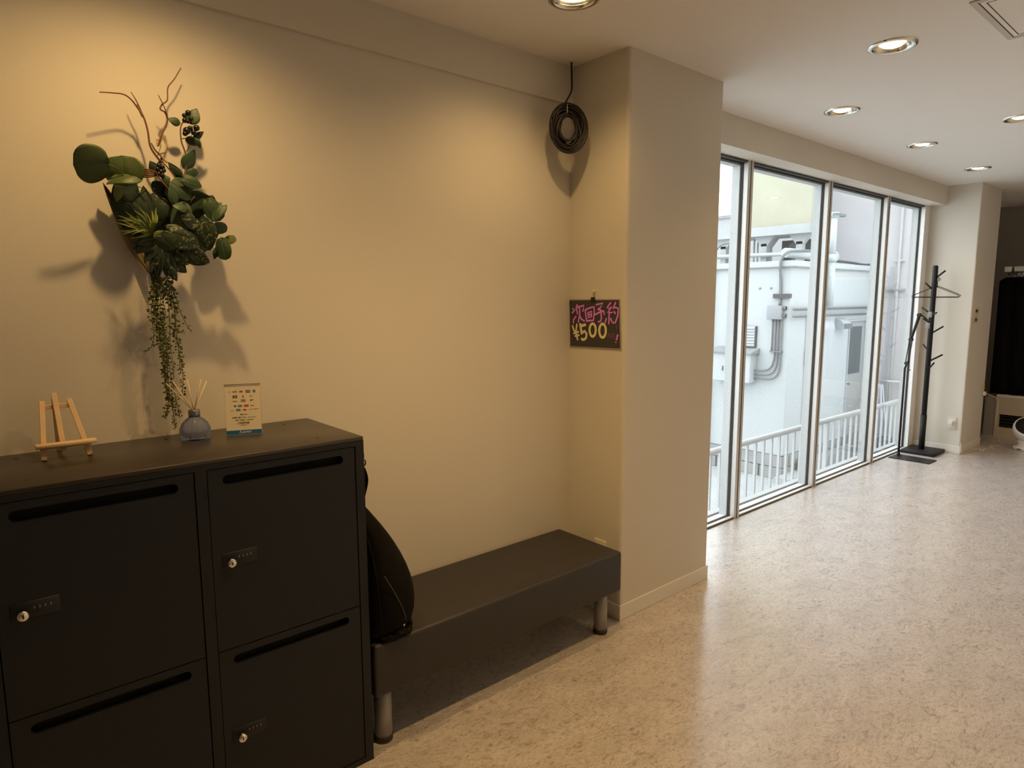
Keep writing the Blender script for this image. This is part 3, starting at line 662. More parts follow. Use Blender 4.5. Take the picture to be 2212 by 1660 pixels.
strokes(YEN, 44, M['maroon'], 'letter_outline', 0.0014); strokes(YEN, 34, M['yellow'], 'yellow_numerals', 0.0018)
strokes(FIVE+Z00, 60, M['maroon'], 'letter_outline', 0.0014); strokes(FIVE+Z00, 46, M['yellow'], 'yellow_numerals', 0.0018)
strokes([[(1055, 1115), (1045, 1200)], [(1060, 1115), (1095, 1115), (1095, 1210)], [(1055, 1160), (1095, 1160)], [(1135, 1115), (1125, 1230)], [(1140, 1120), (1175, 1125), (1168, 1245)], [(1140, 1170), (1172, 1175)], [(1200, 975), (1240, 970), (1212, 1020)]], 12, M['purple'], 'small_lettering', 0.0018)
strokes([[(1238, 1145), (1215, 1235)]], 32, M['pink'], 'pink_lettering', 0.0018); strokes([[(1200, 1290), (1204, 1288)]], 26, M['pink'], 'pink_lettering', 0.0018)
cp = szz(745, 435, 0.002)
MB().prism([cp+Vector((-0.004, -.013, -.012)), cp+Vector((-0.004, .013, -.012)), cp+Vector((-0.004, .009, .010)), cp+Vector((-0.004, -.009, .010))], (0.008, 0, 0)).build('binder_clip', M['black'], t)
t = thing('push_pin', szz(775, 270), 'brass push pin with a loop above the lettered board', 'pin')
pp = szz(775, 275); pp.x = CX0
MB().lathe([(0.001, -0.014), (0.006, -0.013), (0.0065, -0.010), (0.003, -0.006), (0.003, 0.0)], pp, 14, 'X').build('pin_head', M['paper'], t)
MB().tube(smooth_path([pp+Vector((-.006, -.004, -.002)), pp+Vector((-.006, -.006, -.012)), pp+Vector((-.006, 0, -.026)), pp+Vector((-.006, .006, -.012)), pp+Vector((-.006, .004, -.002))]), 0.0009, 6).build('wire_loop', M['chrome'], t)

# ------------------------------------------------------------------ cable coil hanging in the corner
t = thing('cable_coil', (2.125, 2.10, H), 'coil of black cable hanging from the ceiling in the wall corner', 'cable')
CC = onY(2.095, 1226, 277); tv = CC - Vector((0, 0, 1.5)); tv.z = 0; tv.normalize(); sd = Vector((tv.y, -tv.x, 0)); sd = (sd + tv*0.35).normalized()
random.seed(7)
nmb = MB(); pts = []
turns = 24
for k in range(turns*28):
    a = 2*math.pi*k/28; j = k/28
    rr = 0.022*math.sin(j*1.7+1.3*math.sin(j)+0.35*math.sin(a*2+j))
    off = Vector((0, 0, -0.005*math.sin(j*2.1))) + sd*(0.003*math.cos(j*1.9))
    pts.append(CC + off + sd*((0.058+rr)*math.cos(a)) + Vector((0, 0, (0.075+rr)*math.sin(a))) + tv*(0.013*math.sin(j*2.7+a*0.5)))
nmb.tube(pts, 0.0043, 6)
nmb.build('coiled_turns', M['cable'], t)
big = [CC + sd*(0.006+0.086*math.cos(a)) + Vector((0, 0, -0.004+0.103*math.sin(a))) - tv*0.012 for a in [math.radians(100-12*k) for k in range(22)]]
MB().tube(big, 0.0045, 6).build('outer_loop', M['cable'], t)
hole = Vector((2.205, 2.165, H))
MB().tube(smooth_path([hole, Vector((2.203, 2.16, 2.48)), Vector((2.19, 2.15, 2.42)), CC + sd*(-0.016) + Vector((0, 0, 0.098))]), 0.0045, 8).build('hanging_lead', M['cable'], t)
MB().tube([CC + sd*(-0.002) + Vector((0, 0, 0.078)) + (tv*math.cos(a) * 0.022) + Vector((0, 0, 0.024*math.sin(a))) for a in [2*math.pi*k/16 for k in range(17)]], 0.0016, 5).build('cable_tie', M['tie'], t)
MB().lathe([(0.012, 0.0), (0.012, -0.002), (0.004, -0.003)], hole, 16).build('ceiling_grommet', M['cream'], t)

# ------------------------------------------------------------------ outlets and switches
def plate_on_x(name, x, y, z, w_, h_, label, cat, kind_):
    t = thing(name, (x, y, z), label, cat)
    MB().bbox(x-0.007, y-w_/2, z-h_/2, x, y+w_/2, z+h_/2, 0.003).build('cover_plate', M['cream'], t)
    if kind_ == 'outlet':
        MB().bbox(x-0.009, y-w_*0.3, z-h_*0.32, x-0.006, y+w_*0.3, z+h_*0.32, 0.002).build('socket_face', M['whiteplastic'], t)
    return t
plate_on_x('wall_outlet', CX0, 1.998, 0.302, 0.075, 0.118, 'cream wall outlet low on the column side, mostly hidden behind the bench', 'outlet', 'outlet')
t = plate_on_x('wall_outlet', X2, 1.961, 0.290, 0.074, 0.122, 'cream wall outlet with a white plug beside the coat stand', 'outlet', 'outlet')
MB().bbox(X2-0.045, 1.945, 0.275, X2-0.009, 1.985, 0.315, 0.008, 3).build('plug', M['whiteplastic'], t)
t = thing('wall_switch', (7.41, CY2, 1.333), 'beige wall switch panel at eye height on the far column', 'switch')
MB().bbox(7.352, CY2-0.008, 1.262, 7.478, CY2, 1.405, 0.003).build('cover_plate', M['creamunit'], t)
for z in (1.375, 1.333, 1.291): MB().bbox(7.385, CY2-0.013, z-0.013, 7.445, CY2-0.007, z+0.013, 0.003).build('rocker', M['darkgrey'] if z != 1.333 else M['cream'], t)
t = thing('far_outlet', (7.885, CY2, 0.57), 'narrow wall outlet with a cord at the right edge of the far column', 'outlet')
MB().bbox(7.85, CY2-0.007, 0.50, 7.925, CY2, 0.63, 0.003).build('cover_plate', M['creamunit'], t)
MB().bbox(7.87, CY2-0.03, 0.515, 7.91, CY2-0.006, 0.555, 0.006).build('plug', M['whiteplastic'], t)

# ------------------------------------------------------------------ coat stand with hangers
PXY = Vector((7.108, 2.150, 0))
t = thing('coat_stand', PXY, 'black wooden coat stand with peg arms and wire hangers at the end of the windows', 'coat stand')
MB().bbox(6.945, 1.992, 0.0, 7.272, 2.285, 0.032, 0.008, 3).build('base', M['blackwood'], t)
MB().tube([PXY+Vector((0, 0, 0.03)), PXY+Vector((0, 0, 0.37))], 0.0265, 20).build('lower_pole', M['blackwood'], t)
MB().tube([PXY+Vector((0, 0, 0.365)), PXY+Vector((0, 0, 1.79)), PXY+Vector((0, 0, 1.803))], [0.0225, 0.0225, 0.017], 20).build('upper_pole', M['blackwood'], t)
nn = Vector((PXY.x, PXY.y, 0)).normalized(); side = Vector((nn.y, -nn.x, 0))
pegs = [(0.080, 1.752, 1.690, 0.3), (-0.072, 1.640, 1.580, 0.2), (-0.086, 1.408, 1.352, -0.3), (-0.070, 1.308, 1.266, 0.5), (0.100, 1.232, 1.170, 0.1), (-0.052, 1.052, 1.000, -0.5), (0.112, 0.962, 0.902, -0.1), (0.048, 0.885, 0.820, 0.6), (0.035, 1.36, 1.35, 0.9)]
for (sx, zt, zb_, dpt) in pegs:
    b0 = PXY + Vector((0, 0, zb_-0.012)); tip = PXY + side*sx - nn*dpt*0.10 + Vector((0, 0, zt))
    MB().tube([b0, tip], 0.0078, 10).build('peg', M['blackwood'], t)
def make_hanger():
    h = thing('wire_hanger', (0, 0, 0))
    # local frame: X across, Z up; hook top at origin
    MB().tube(smooth_path([(0.012, 0, -0.026), (0.017, 0, -0.008), (0.006, 0, 0.003), (-0.008, 0, 0.0), (-0.010, 0, -0.012), (-0.002, 0, -0.04), (0, 0, -0.075)]), 0.0030, 6).build('hook', M['blackmetal'], h)
    L_ = 0.192
    P = [(0, 0, -0.075), (-0.04, 0, -0.088), (-L_*0.9, 0, -0.150), (-L_, 0, -0.163), (-L_*0.97, 0, -0.175), (0, 0, -0.175), (L_*0.97, 0, -0.175), (L_, 0, -0.163), (L_*0.9, 0, -0.150), (0.04, 0, -0.088), (0, 0, -0.075)]
    MB().tube(P, 0.0032, 6).build('shoulder_wire', M['blackmetal'], h)
    MB().sphere((0, 0, -0.078), 0.005, 8, 6, (1, 1, 2)).build('twisted_neck', M['blackmetal'], h)
    return h
hg = make_hanger()
labs = ['front wire hanger on the top peg of the coat stand', 'rear wire hanger, just behind the front one on the same coat stand peg']
pegd = (side*0.080 - nn*0.03).normalized()
for i in range(2):
    o = hg if i == 0 else copy_tree(hg)
    o.location = PXY + side*(0.014 + 0.012*i) - nn*(0.012) + Vector((0, 0, 1.678+0.006*i))
    o.rotation_euler = (0, 0, math.atan2(side.y, side.x) + (0.06 if i == 0 else -0.22))
    tag(o, labs[i], 'hanger', 'wire hangers on the coat stand')

# ------------------------------------------------------------------ articulated floor stand (tablet arm)
AX = 6.775
t = thing('arm_stand', (AX, 2.238, 0), 'slim black floor stand with a jointed arm and device clamp beside the coat stand', 'stand')
bq = [Vector((6.620, 2.272, 0)), Vector((6.828, 2.266, 0)), Vector((6.822, 1.928, 0)), Vector((6.622, 1.932, 0))]
MB().prism(bq, (0, 0, 0.007)).build('base_plate', M['blackmetal'], t, bevel=0.002)
q = lambda u, v, x=AX: onX(x, u, v)
MB().tube([(AX, 2.238, 0.007), (AX, 2.238, 0.85)], 0.0095, 12).build('pole', M['blackmetal'], t)
MB().lathe([(0.014, 0), (0.014, 0.03)], (AX, 2.238, 0.007), 14, capt=True).build('pole_socket', M['blackmetal'], t)
J1, J2, J3 = q(1959, 785), q(1968, 734), q(1986, 681)
for j in (J1, J2, J3):
    MB().tube([j+Vector((-0.02, 0, 0)), j+Vector((0.02, 0, 0))], 0.017, 14).build('joint', M['black'], t)
MB().tube([(AX, 2.238, 0.84), tuple(J1)], 0.009, 10).build('lower_link', M['black'], t)
for dx in (-0.013, 0.013):
    MB().tube([J1+Vector((0, dx*1.0, 0)), J2+Vector((0, dx*0.9, 0))], 0.0042, 8).build('spring_arm', M['blackmetal'], t)
MB().tube([J2, J3], [0.011, 0.015], 10).build('upper_arm', M['black'], t)
J4 = q(2004, 692)
MB().tube(smooth_path([J3, J3+Vector((0, -0.035, -0.012)), J4]), 0.006, 8).build('neck', M['blackmetal'], t)
MB().tube([q(1962, 800), q(1967, 800)], 0.004, 8).build('thumb_screw', M['blackmetal'], t)
c1, c2 = q(2009, 680), q(2004, 704)
for c, nme in ((c1, 'clamp_jaw'), (c2, 'clamp_jaw')):
    MB().bbox(c.x-0.006, c.y-0.017, c.z-0.026, c.x+0.006, c.y+0.017, c.z+0.026, 0.004).build(nme, M['boxgrey'], t)
MB().tube([c1, c2], 0.005, 8).build('clamp_bar', M['black'], t)

# ------------------------------------------------------------------ recess: unit, cloth, rail, fan, cords
UX = 8.55
t = thing('low_unit', (UX+0.2, 1.45, 0), 'low beige built-in unit with a dark vent slot under the black cloth', 'unit')
uyl = 1.905; uyr = 0.9; uz = 0.455
u = MB(); u.box(UX, uyr, 0.245, UX+0.5, uyl, uz-0.02); u.box(UX, uyr, 0.0, UX+0.5, uyl, 0.10); u.box(UX, uyl-0.035, 0.10, UX+0.5, uyl, 0.245); u.box(UX+0.42, uyr, 0.10, UX+0.5, uyl-0.035, 0.245)
u.build('body', M['creamunit'], t)
MB().box(UX-0.004, uyr, uz-0.02, UX+0.5, uyl, uz).build('top_edge', M['base'], t)
MB().box(UX+0.05, uyr, 0.10, UX+0.06, uyl-0.035, 0.245).build('vent_panel', M['void'], t)
for k in range(4): MB().box(UX+0.03, uyr, 0.118+k*0.034, UX+0.05, uyl-0.035, 0.121+k*0.034).build('vent_fin', M['darkgrey'], t)
MB().box(UX+0.01, uyl, 0.0, UX+0.5, uyl+0.10, uz-0.03).build('shaded_side', M['darkwall'], t)  # dark strip beside the unit, its shade put into the colour
t = thing('hanging_cloth', (UX+0.06, 1.4, uz), 'large black cloth hanging from a silver rail at the right edge', 'cloth')
cl = MB(); nu, nv = 60, 10; cyl_, cyr_ = 1.99, 0.9
for j in range(nv+1):
    for i in range(nu+1):
        y = cyl_ + (cyr_-cyl_)*i/nu; z = uz+0.002 + (1.712-uz)*j/nv
        if j == nv and i < 3: z -= 0.04*(3-i)/3
        cl.v.append(Vector((UX+0.07 + 0.012*math.sin(i*0.9+0.3*j), y, z)))
for j in range(nv):
    for i in range(nu):
        a = j*(nu+1)+i; cl.f.append((a, a+1, a+nu+2, a+nu+1)); cl.sm.append(True)
cl.build('drape', M['cloth'], t, solid=0.004)
for k in range(6):
    c = Vector((UX+0.055, 1.885-0.055*k - (0.25 if k > 3 else 0), 1.745)); s2 = 0.026
    hp = [c + Vector((0, s2*0.062*16*math.sin(a)**3, s2*0.062*(13*math.cos(a)-5*math.cos(2*a)-2*math.cos(3*a)-math.cos(4*a)))) for a in [2*math.pi*j/20 for j in range(21)]]
    MB().tube(hp, 0.0035, 6).build('heart_ring', M['black'], t)
t = thing('curtain_rail', (UX+0.06, 1.5, 1.79), 'silver double curtain rail above the black cloth', 'rail')
MB().bbox(UX+0.02, 0.9, 1.775, UX+0.045, 1.86, 1.825, 0.002).build('upper_rail', M['railpaint'], t)
MB().bbox(UX+0.075, 0.9, 1.725, UX+0.10, 1.90, 1.765, 0.002).build('lower_rail', M['railpaint'], t)
MB().bbox(UX+0.02, 1.885, 1.773, UX+0.045, 1.945, 1.825, 0.002).build('end_bracket', M['railpaint'], t)
MB().box(UX+0.10, 1.90, 1.74, XE, 1.93, 1.76).build('wall_arm', M['darkgrey'], t)
MB().box(UX+0.045, 0.9, 1.735, UX+0.08, 0.93, 1.80).build('rail_spacer', M['darkgrey'], t)
MB().box(UX+0.045, 1.84, 1.735, UX+0.078, 1.89, 1.80).build('rail_spacer', M['darkgrey'], t)
# fan
FX, FY = 8.0, 1.50
t = thing('air_circulator', (FX, FY, 0), 'round white air circulator fan with a dark grille, cut by the right edge', 'fan')
MB().lathe([(0.001, 0), (0.105, 0.0), (0.115, 0.010), (0.112, 0.026), (0.085, 0.036), (0.001, 0.038)], (FX, FY, 0), 32).build('base', M['whiteplastic'], t)
MB().box(FX-0.116, FY+0.02, 0.010, FX-0.108, FY+0.055, 0.020).build('base_button', M['darkgrey'], t)
MB().lathe([(0.075, 0.034), (0.070, 0.06), (0.085, 0.085), (0.05, 0.10)], (FX, FY, 0), 28).build('neck', M['whiteplastic'], t)
ax = Vector((-0.62, -0.12, 0.62)).normalized(); u1 = ax.cross(Vector((0, 1, 0))).normalized(); u2 = ax.cross(u1)
hc = Vector((FX, FY, 0.195))
def headlathe(prof, nseg=32):
    mb = MB(); 
    for (r, h) in prof:
        for k in range(nseg): a = 2*math.pi*k/nseg; mb.v.append(hc + ax*h + (u1*math.cos(a)+u2*math.sin(a))*r)
    for i in range(len(prof)-1):
        for k in range(nseg): a, b2 = i*nseg+k, i*nseg+(k+1) % nseg; mb.f.append((a, b2, b2+nseg, a+nseg)); mb.sm.append(True)
    return mb
headlathe([(0.105, 0.072), (0.118, 0.068), (0.125, 0.045), (0.127, 0.0), (0.112, -0.05), (0.075, -0.095), (0.03, -0.118), (0.001, -0.12)]).build('housing', M['whiteplastic'], t)
headlathe([(0.105, 0.072), (0.098, 0.03), (0.05, -0.02), (0.001, -0.03)]).build('duct_liner', M['void'], t)
for r in (0.03, 0.05, 0.07, 0.09):
    MB().tube([hc + ax*(0.066) + (u1*math.cos(a)+u2*math.sin(a))*r for a in [2*math.pi*k/28 for k in range(29)]], 0.0016, 5).build('grille_ring', M['darkgrey'], t)
for k in range(14):
    a = 2*math.pi*k/14; d = u1*math.cos(a)+u2*math.sin(a)
    MB().tube([hc+ax*0.068+d*0.018, hc+ax*0.069+d*0.104], 0.0013, 5).build('grille_spoke', M['darkgrey'], t)
headlathe([(0.020, 0.064), (0.020, 0.072), (0.001, 0.074)], 16).build('hub', M['whiteplastic'], t)
# cords
t = tag(MB().tube(smooth_path([(7.29, 1.873, 0.11), (7.287, 1.866, 0.05), (7.30, 1.862, 0.008), (7.42, 1.84, 0.005), (7.52, 1.838, 0.005), (7.63, 1.80, 0.005), (7.65, 1.765, 0.005), (7.57, 1.755, 0.005), (7.60, 1.79, 0.006), (7.80, 1.75, 0.005), (7.76, 1.70, 0.005), (7.90, 1.78, 0.006), (7.96, 1.72, 0.005), (7.88, 1.68, 0.006)], 5), 0.0042, 6).build('power_cord', M['cord'], origin=(7.6, 1.8, 0)),
        'white power cord looped on the floor at the foot of the far column', 'cord')
pts_ = [(7.89, CY2-0.02, 0.535), (7.97, CY2-0.03, 0.52), (8.12, 1.81, 0.47), (8.16, 1.80, 0.40), (8.13, 1.80, 0.22), (8.17, 1.785, 0.12), (8.19, 1.77, 0.02), (8.12, 1.74, 0.005), (8.03, 1.70, 0.005)]
tag(MB().tube(smooth_path(pts_, 5), 0.0038, 6).build('power_cord', M['cord'], origin=(8.1, 1.8, 0)), 'pale cord dropping from the outlet on the far column to the floor', 'cord')

# ------------------------------------------------------------------ hanging artificial plant
HP = Vector((0.47, 2.19, 1.86))
plant = thing('hanging_plant', HP, 'artificial greenery bouquet with trailing strands hanging on the long wall above the lockers', 'plant')
def pz(zx, zy, y):
    y = 2.212 - (2.212-y)*0.62
    return onY(y, 60+zx/3.32, 120+zy/3.32)
random.seed(11)
def leaf(base, tip, width, kind, m, y, tilt=0.0, curl=0.12, y2=None, name='leaf', roll=0.0):
    b0 = pz(base[0], base[1], y); t0 = pz(tip[0], tip[1], y if y2 is None else y2)
    ax_ = t0-b0; Ln = ax_.length; ax_.normalize()
    view = (EYE - np.array(b0)); view = Vector(view.tolist()).normalized()
    nrm = (view - ax_*view.dot(ax_)).normalized()
    nrm = Matrix.Rotation(roll, 3, ax_) @ nrm
    sdv = ax_.cross(nrm).normalized(); Wd = px2m(b0, width/3.32)/2/max(0.5, abs(math.cos(roll)))
    nl, nw = 16, 6; mb = MB()
    def prof(s):
        if kind == 'round': return math.sqrt(max(0, 1-(2*s-1)**2))**0.85
        if kind == 'heart': return (math.sin(math.pi*min(1, s*0.93+0.07))**0.62)*(1-0.42*s)*1.28
        if kind == 'ovate': return math.sin(math.pi*s**0.72)**0.85
        return math.sin(math.pi*s**0.8)**0.7
    for i in range(nl+1):
        s = i/nl; w_ = Wd*prof(s)
        for j in range(-nw, nw+1):
            q_ = j/nw; back = 0.0
            if kind in ('round', 'heart'): back = -0.16*Ln*(abs(q_)**1.3)*max(0, 1-s*2.2)
            z_ = curl*Ln*(0.5*math.sin(math.pi*s) - 0.25) - 0.11*Wd*(abs(q_)**1.6)*math.copysign(1, curl) + 0.03*Wd*(1-min(1, abs(q_)*6)) * -1
            z_ += 0.035*Ln*math.sin(5*s+q_*3)*abs(q_)
            mb.v.append(b0 + ax_*(s*Ln+back) + sdv*(w_*q_) + nrm*z_)
    cols = 2*nw+1
    for i in range(nl):
        for j in range(2*nw):
            if kind == 'split' and 1 < i < nl-1:
                jj = j - nw + 0.5
                if abs(jj) > 1.6 and (i % 3 == 0): continue
            a = i*cols+j; mb.f.append((a, a+1, a+cols+1, a+cols)); mb.sm.append(True)
    o_ = mb.build(name, m, plant, solid=0.0012)
    if (width > 100 and m in (LB, LM, LV)) or name == 'monstera_lobe':
        vn = MB(); cols_ = 2*nw+1
        vn.tube([mb.v[i*cols_+nw] + nrm*0.0013 for i in range(1, nl)], [0.0010*(1-i/nl*0.7) for i in range(1, nl)], 5)
        vn.build('leaf_vein', M['vein'], o_)
    return o_
LD, LM, LB, LL, LV = M['leaf_dark'], M['leaf_mid'], M['leaf_big'], M['leaf_light'], M['variegated']
leaf((560, 775), (330, 790), 265, 'round', LB, 1.985, roll=-0.42, curl=0.10)
leaf((690, 905), (668, 715), 270, 'round', LB, 2.03, roll=-0.35, curl=0.2)
leaf((820, 850), (560, 912), 95, 'ovate', LB, 2.015, roll=0.9, curl=0.2)
leaf((935, 850), (875, 755), 75, 'ovate', LD, 2.13); leaf((1105, 880), (1005, 765), 62, 'ovate', LD, 2.10)
leaf((985, 860), (1000, 930), 55, 'ovate', LM, 2.08)
leaf((1095, 490), (1003, 452), 58, 'ovate', LM, 2.12, roll=0.3); leaf((1165, 490), (1212, 378), 92, 'ovate', LM, 2.11, roll=-0.3)
leaf((1125, 815), (1200, 675), 90, 'ovate', LM, 2.10, roll=0.5); leaf((1140, 850), (1222, 832), 62, 'round', LM, 2.10)
leaf((1130, 600), (1245, 640), 62, 'ovate', LD, 2.08, roll=0.7); leaf((1190, 600), (1262, 545), 45, 'ovate', LD, 2.10); leaf((1200, 590), (1240, 668), 40, 'ovate', LD, 2.06)
for (a_, b_, w_) in ((590, 1015, 105), (640, 948, 100), (735, 935, 110), (828, 932, 100), (895, 985, 80), (952, 945, 90), (1005, 1000, 90), (600, 1100, 90), (640, 1170, 80)):
    leaf((875, 1240), (a_, b_), w_+25, 'ovate', LD, 2.13, name='monstera_lobe')
leaf((880, 1570), (540, 915), 95, 'ovate', M['pale_strip'], 2.17, curl=-0.18, name='pale_strip_leaf')  # long pale tan strip, leaf-shaped, behind the other leaves
leaf((790, 930), (600, 1010), 190, 'ovate', LD, 2.12); leaf((900, 980), (1010, 930), 130, 'ovate', LD, 2.13)
leaf((720, 960), (620, 1120), 140, 'heart', LD, 2.13); leaf((960, 1020), (930, 1180), 180, 'heart', LD, 2.12)
leaf((650, 940), (640, 1050), 60, 'ovate', LL, 2.09); 
leaf((1170, 1000), (1025, 905), 140, 'round', LM, 2.07, roll=0.4); leaf((1120, 885), (1250, 945), 85, 'heart', LM, 2.05, roll=-0.3)
leaf((1110, 1100), (1060, 890), 150, 'round', LD, 2.10, roll=0.2); leaf((1170, 985), (1315, 1018), 48, 'ovate', LM, 2.03, roll=0.8)
leaf((1060, 1070), (1020, 925), 70, 'ovate', LM, 2.05, roll=0.5); leaf((1200, 1130), (1290, 1005), 120, 'round', LD, 2.08)
leaf((1300, 1090), (1325, 1000), 80, 'heart', LD, 2.06); leaf((1290, 1050), (1385, 1185), 130, 'round', LM, 2.02, roll=-0.2)
leaf((1395, 1075), (1330, 1190), 70, 'heart', LM, 2.00, roll=0.5)
leaf((1110, 1075), (1090, 1265), 140, 'round', LM, 2.01, roll=0.25); leaf((1150, 1100), (1035, 1075), 62, 'ovate', LM, 1.99, roll=0.7)
leaf((1130, 1125), (1195, 1255), 85, 'heart', LV, 1.99, roll=-0.3); leaf((1420, 1235), (1325, 1240), 85, 'round', LM, 2.03)
leaf((1225, 1190), (1305, 1400), 180, 'heart', LV, 1.985, roll=0.2); leaf((1010, 1270), (1245, 1365), 160, 'heart', LV, 2.0, roll=-0.2)
leaf((1390, 1325), (1418, 1468), 105, 'round', LM, 2.00, roll=0.2); leaf((1415, 1335), (1494, 1308), 62, 'round', LL, 2.04)
leaf((1375, 1365), (1335, 1462), 55, 'ovate', LM, 2.03, roll=0.4); leaf((1125, 1410), (1305, 1492), 125, 'heart', LV, 2.02, roll=0.3)
leaf((1250, 1180), (1170, 1330), 110, 'heart', LD, 2.08); leaf((1330, 1210), (1210, 1440), 120, 'heart', LD, 2.09); leaf((1060, 1250), (1110, 1430), 150, 'heart', LD, 2.08)
for k_, (a_, b_, w_) in enumerate(((748, 1350, 80), (775, 1420, 80), (835, 1490, 80), (880, 1560, 75), (930, 1615, 70), (1000, 1600, 70), (1065, 1618, 75), (1140, 1555, 85), (1160, 1475, 80))):
    leaf((955, 1300), (a_, b_), w_+14, 'ovate', LV if k_ % 2 else LD, 2.02+0.004*k_, curl=0.08, name='monstera_lobe')
leaf((905, 1330), (750, 1390), 120, 'heart', LV, 2.03); leaf((960, 1290), (1045, 1395), 130, 'heart', LD, 1.97)
leaf((930, 1480), (900, 1640), 70, 'heart', LV, 2.06); leaf((1060, 1430), (1155, 1500), 90, 'heart', LV, 2.03); leaf((1050, 1500), (1140, 1560), 62, 'ovate', LV, 2.04); leaf((1000, 1500), (1070, 1620), 70, 'ovate', LV, 2.04)
leaf((905, 1310), (995, 1262), 62, 'ovate', LL, 1.98, roll=0.4)
# hidden backing foliage
for (a_, b_, w_) in (((800, 1000), (700, 1250), 180), ((900, 1150), (820, 1400), 180), ((1000, 1100), (960, 1350), 200), ((1080, 1000), (1150, 1250), 180), ((1150, 1150), (1270, 1300), 160), ((950, 1350), (920, 1550), 120)):
    leaf(a_, b_, w_, 'heart', LD, 2.16)
# grass tuft
gb = MB(); random.seed(3)
rt = pz(885, 1275, 2.03)
for (x, y) in ((650, 1150), (680, 1185), (640, 1200), (648, 1262), (665, 1290), (735, 1312), (700, 1120), (762, 1112), (800, 1090), (850, 1125), (890, 1108), (932, 1142), (720, 1160), (742, 1205), (690, 1240), (920, 1090), (780, 1150), (820, 1160), (700, 1275), (760, 1260), (640, 1180), (860, 1180), (905, 1170), (745, 1285), (680, 1215)):
    tip = pz(x, y, 1.99+random.uniform(-.04, .06)); mid = (rt+tip)/2 + Vector((0, -0.02, random.uniform(-.004, .012)))
    P = smooth_path([rt + Vector((random.uniform(-.006, .006), 0, random.uniform(-.006, .006))), mid, tip], 4); wd = 0.0042
    d = (tip-rt).normalized(); sd_ = d.cross(Vector((0, 1, 0))).normalized()
    o = len(gb.v)
    for i, p in enumerate(P):
        k = wd*(1-(i/(len(P)-1))**2*0.95)
        gb.v += [p-sd_*k, p+Vector((0, 0.0015, 0)), p+sd_*k]
    for i in range(len(P)-1):
        for j in range(2): a = o+i*3+j; gb.f.append((a, a+1, a+4, a+3)); gb.sm.append(False)
tag(gb.build('grass_tuft', M['grass'], plant, solid=0.0006), 'spiky yellow-green grass tuft', kind='stuff')
# stems
def stem(pts, r, m=M['stem'], y=2.1, name='branch', n=7):
    P = smooth_path([pz(p[0], p[1], p[2] if len(p) > 2 else y) for p in pts], 5)
    k = len(P); rs = [r*0.75*(1-0.5*i/(k-1)) for i in range(k)] if isinstance(r, float) else r
    return MB().tube(P, rs, n).build(name, m, plant)
stem([(960, 770, 2.12), (905, 700, 2.12), (875, 640, 2.12), (860, 540, 2.12), (830, 440, 2.12), (790, 380, 2.12), (745, 320, 2.11), (690, 280, 2.10), (610, 268, 2.09), (515, 262, 2.08)], 0.0042)
stem([(832, 450, 2.12), (800, 370, 2.13), (770, 310, 2.13), (740, 262, 2.14)], 0.0030)
stem([(822, 440, 2.12), (800, 395, 2.12), (782, 352, 2.12)], 0.0034)
stem([(935, 650, 2.12), (960, 570, 2.12), (1000, 470, 2.13), (985, 410, 2.13), (950, 385, 2.13), (965, 350, 2.13), (1000, 320, 2.13), (1005, 230, 2.14), (1050, 170, 2.14), (1098, 90, 2.15)], 0.0038)
stem([(1003, 455, 2.13), (990, 400, 2.12), (965, 340, 2.12), (935, 283, 2.11)], 0.0028)
stem([(940, 770, 2.11), (960, 730, 2.11), (915, 680, 2.11), (885, 628, 2.11)], 0.0045)
stem([(1000, 770, 2.10), (950, 710, 2.10), (985, 690, 2.09), (995, 620, 2.10), (978, 572, 2.10), (955, 620, 2.10)], 0.0036, M['tanstem'])
stem([(930, 650, 2.11), (925, 600, 2.12), (955, 640, 2.12), (930, 720, 2.12)], 0.0030, M['tanstem'])
stem([(1140, 1000, 2.10), (1130, 850, 2.10), (1135, 720, 2.11), (1100, 610, 2.11), (1100, 500, 2.11), (1150, 455, 2.11)], 0.0040)
stem([(1140, 690, 2.11), (1165, 630, 2.11), (1185, 500, 2.11)], 0.0020, M['stem'])
stem([(1100, 598, 2.11), (1165, 590, 2.11)], 0.0018)
stem([(1125, 1000, 2.10), (1060, 880, 2.10), (1000, 800, 2.10), (940, 740, 2.10)], 0.0038)
stem([(1010, 960, 2.08), (950, 890, 2.08), (915, 830, 2.08)], 0.0036)
stem([(540, 775, 1.99), (590, 790, 2.0), (650, 820, 2.01), (695, 880, 2.02), (760, 930, 2.08), (850, 960, 2.13)], 0.0028, M['leaf_big'])
for k in range(5): stem([(825, 815+k*14, 2.13), (880, 822+k*12, 2.11), (925, 835+k*7, 2.10)], 0.0038, y=2.11, name='bundled_stem')
bm_ = MB()
for (x, y, r) in ((1140, 540, 26), (1165, 522, 18), (1210, 520, 22), (1190, 552, 20), (1128, 560, 18), (1122, 430, 16), (1150, 412, 20), (1125, 466, 18), (1147, 472, 16), (1172, 455, 16), (940, 790, 20), (965, 800, 18), (930, 815, 18), (955, 835, 22), (975, 825, 16), (940, 850, 18), (965, 860, 18)):
    c = pz(x, y, 2.085); MB().sphere(c, px2m(c, r/3.32), 12, 8).build('berry', M['berry'], plant)
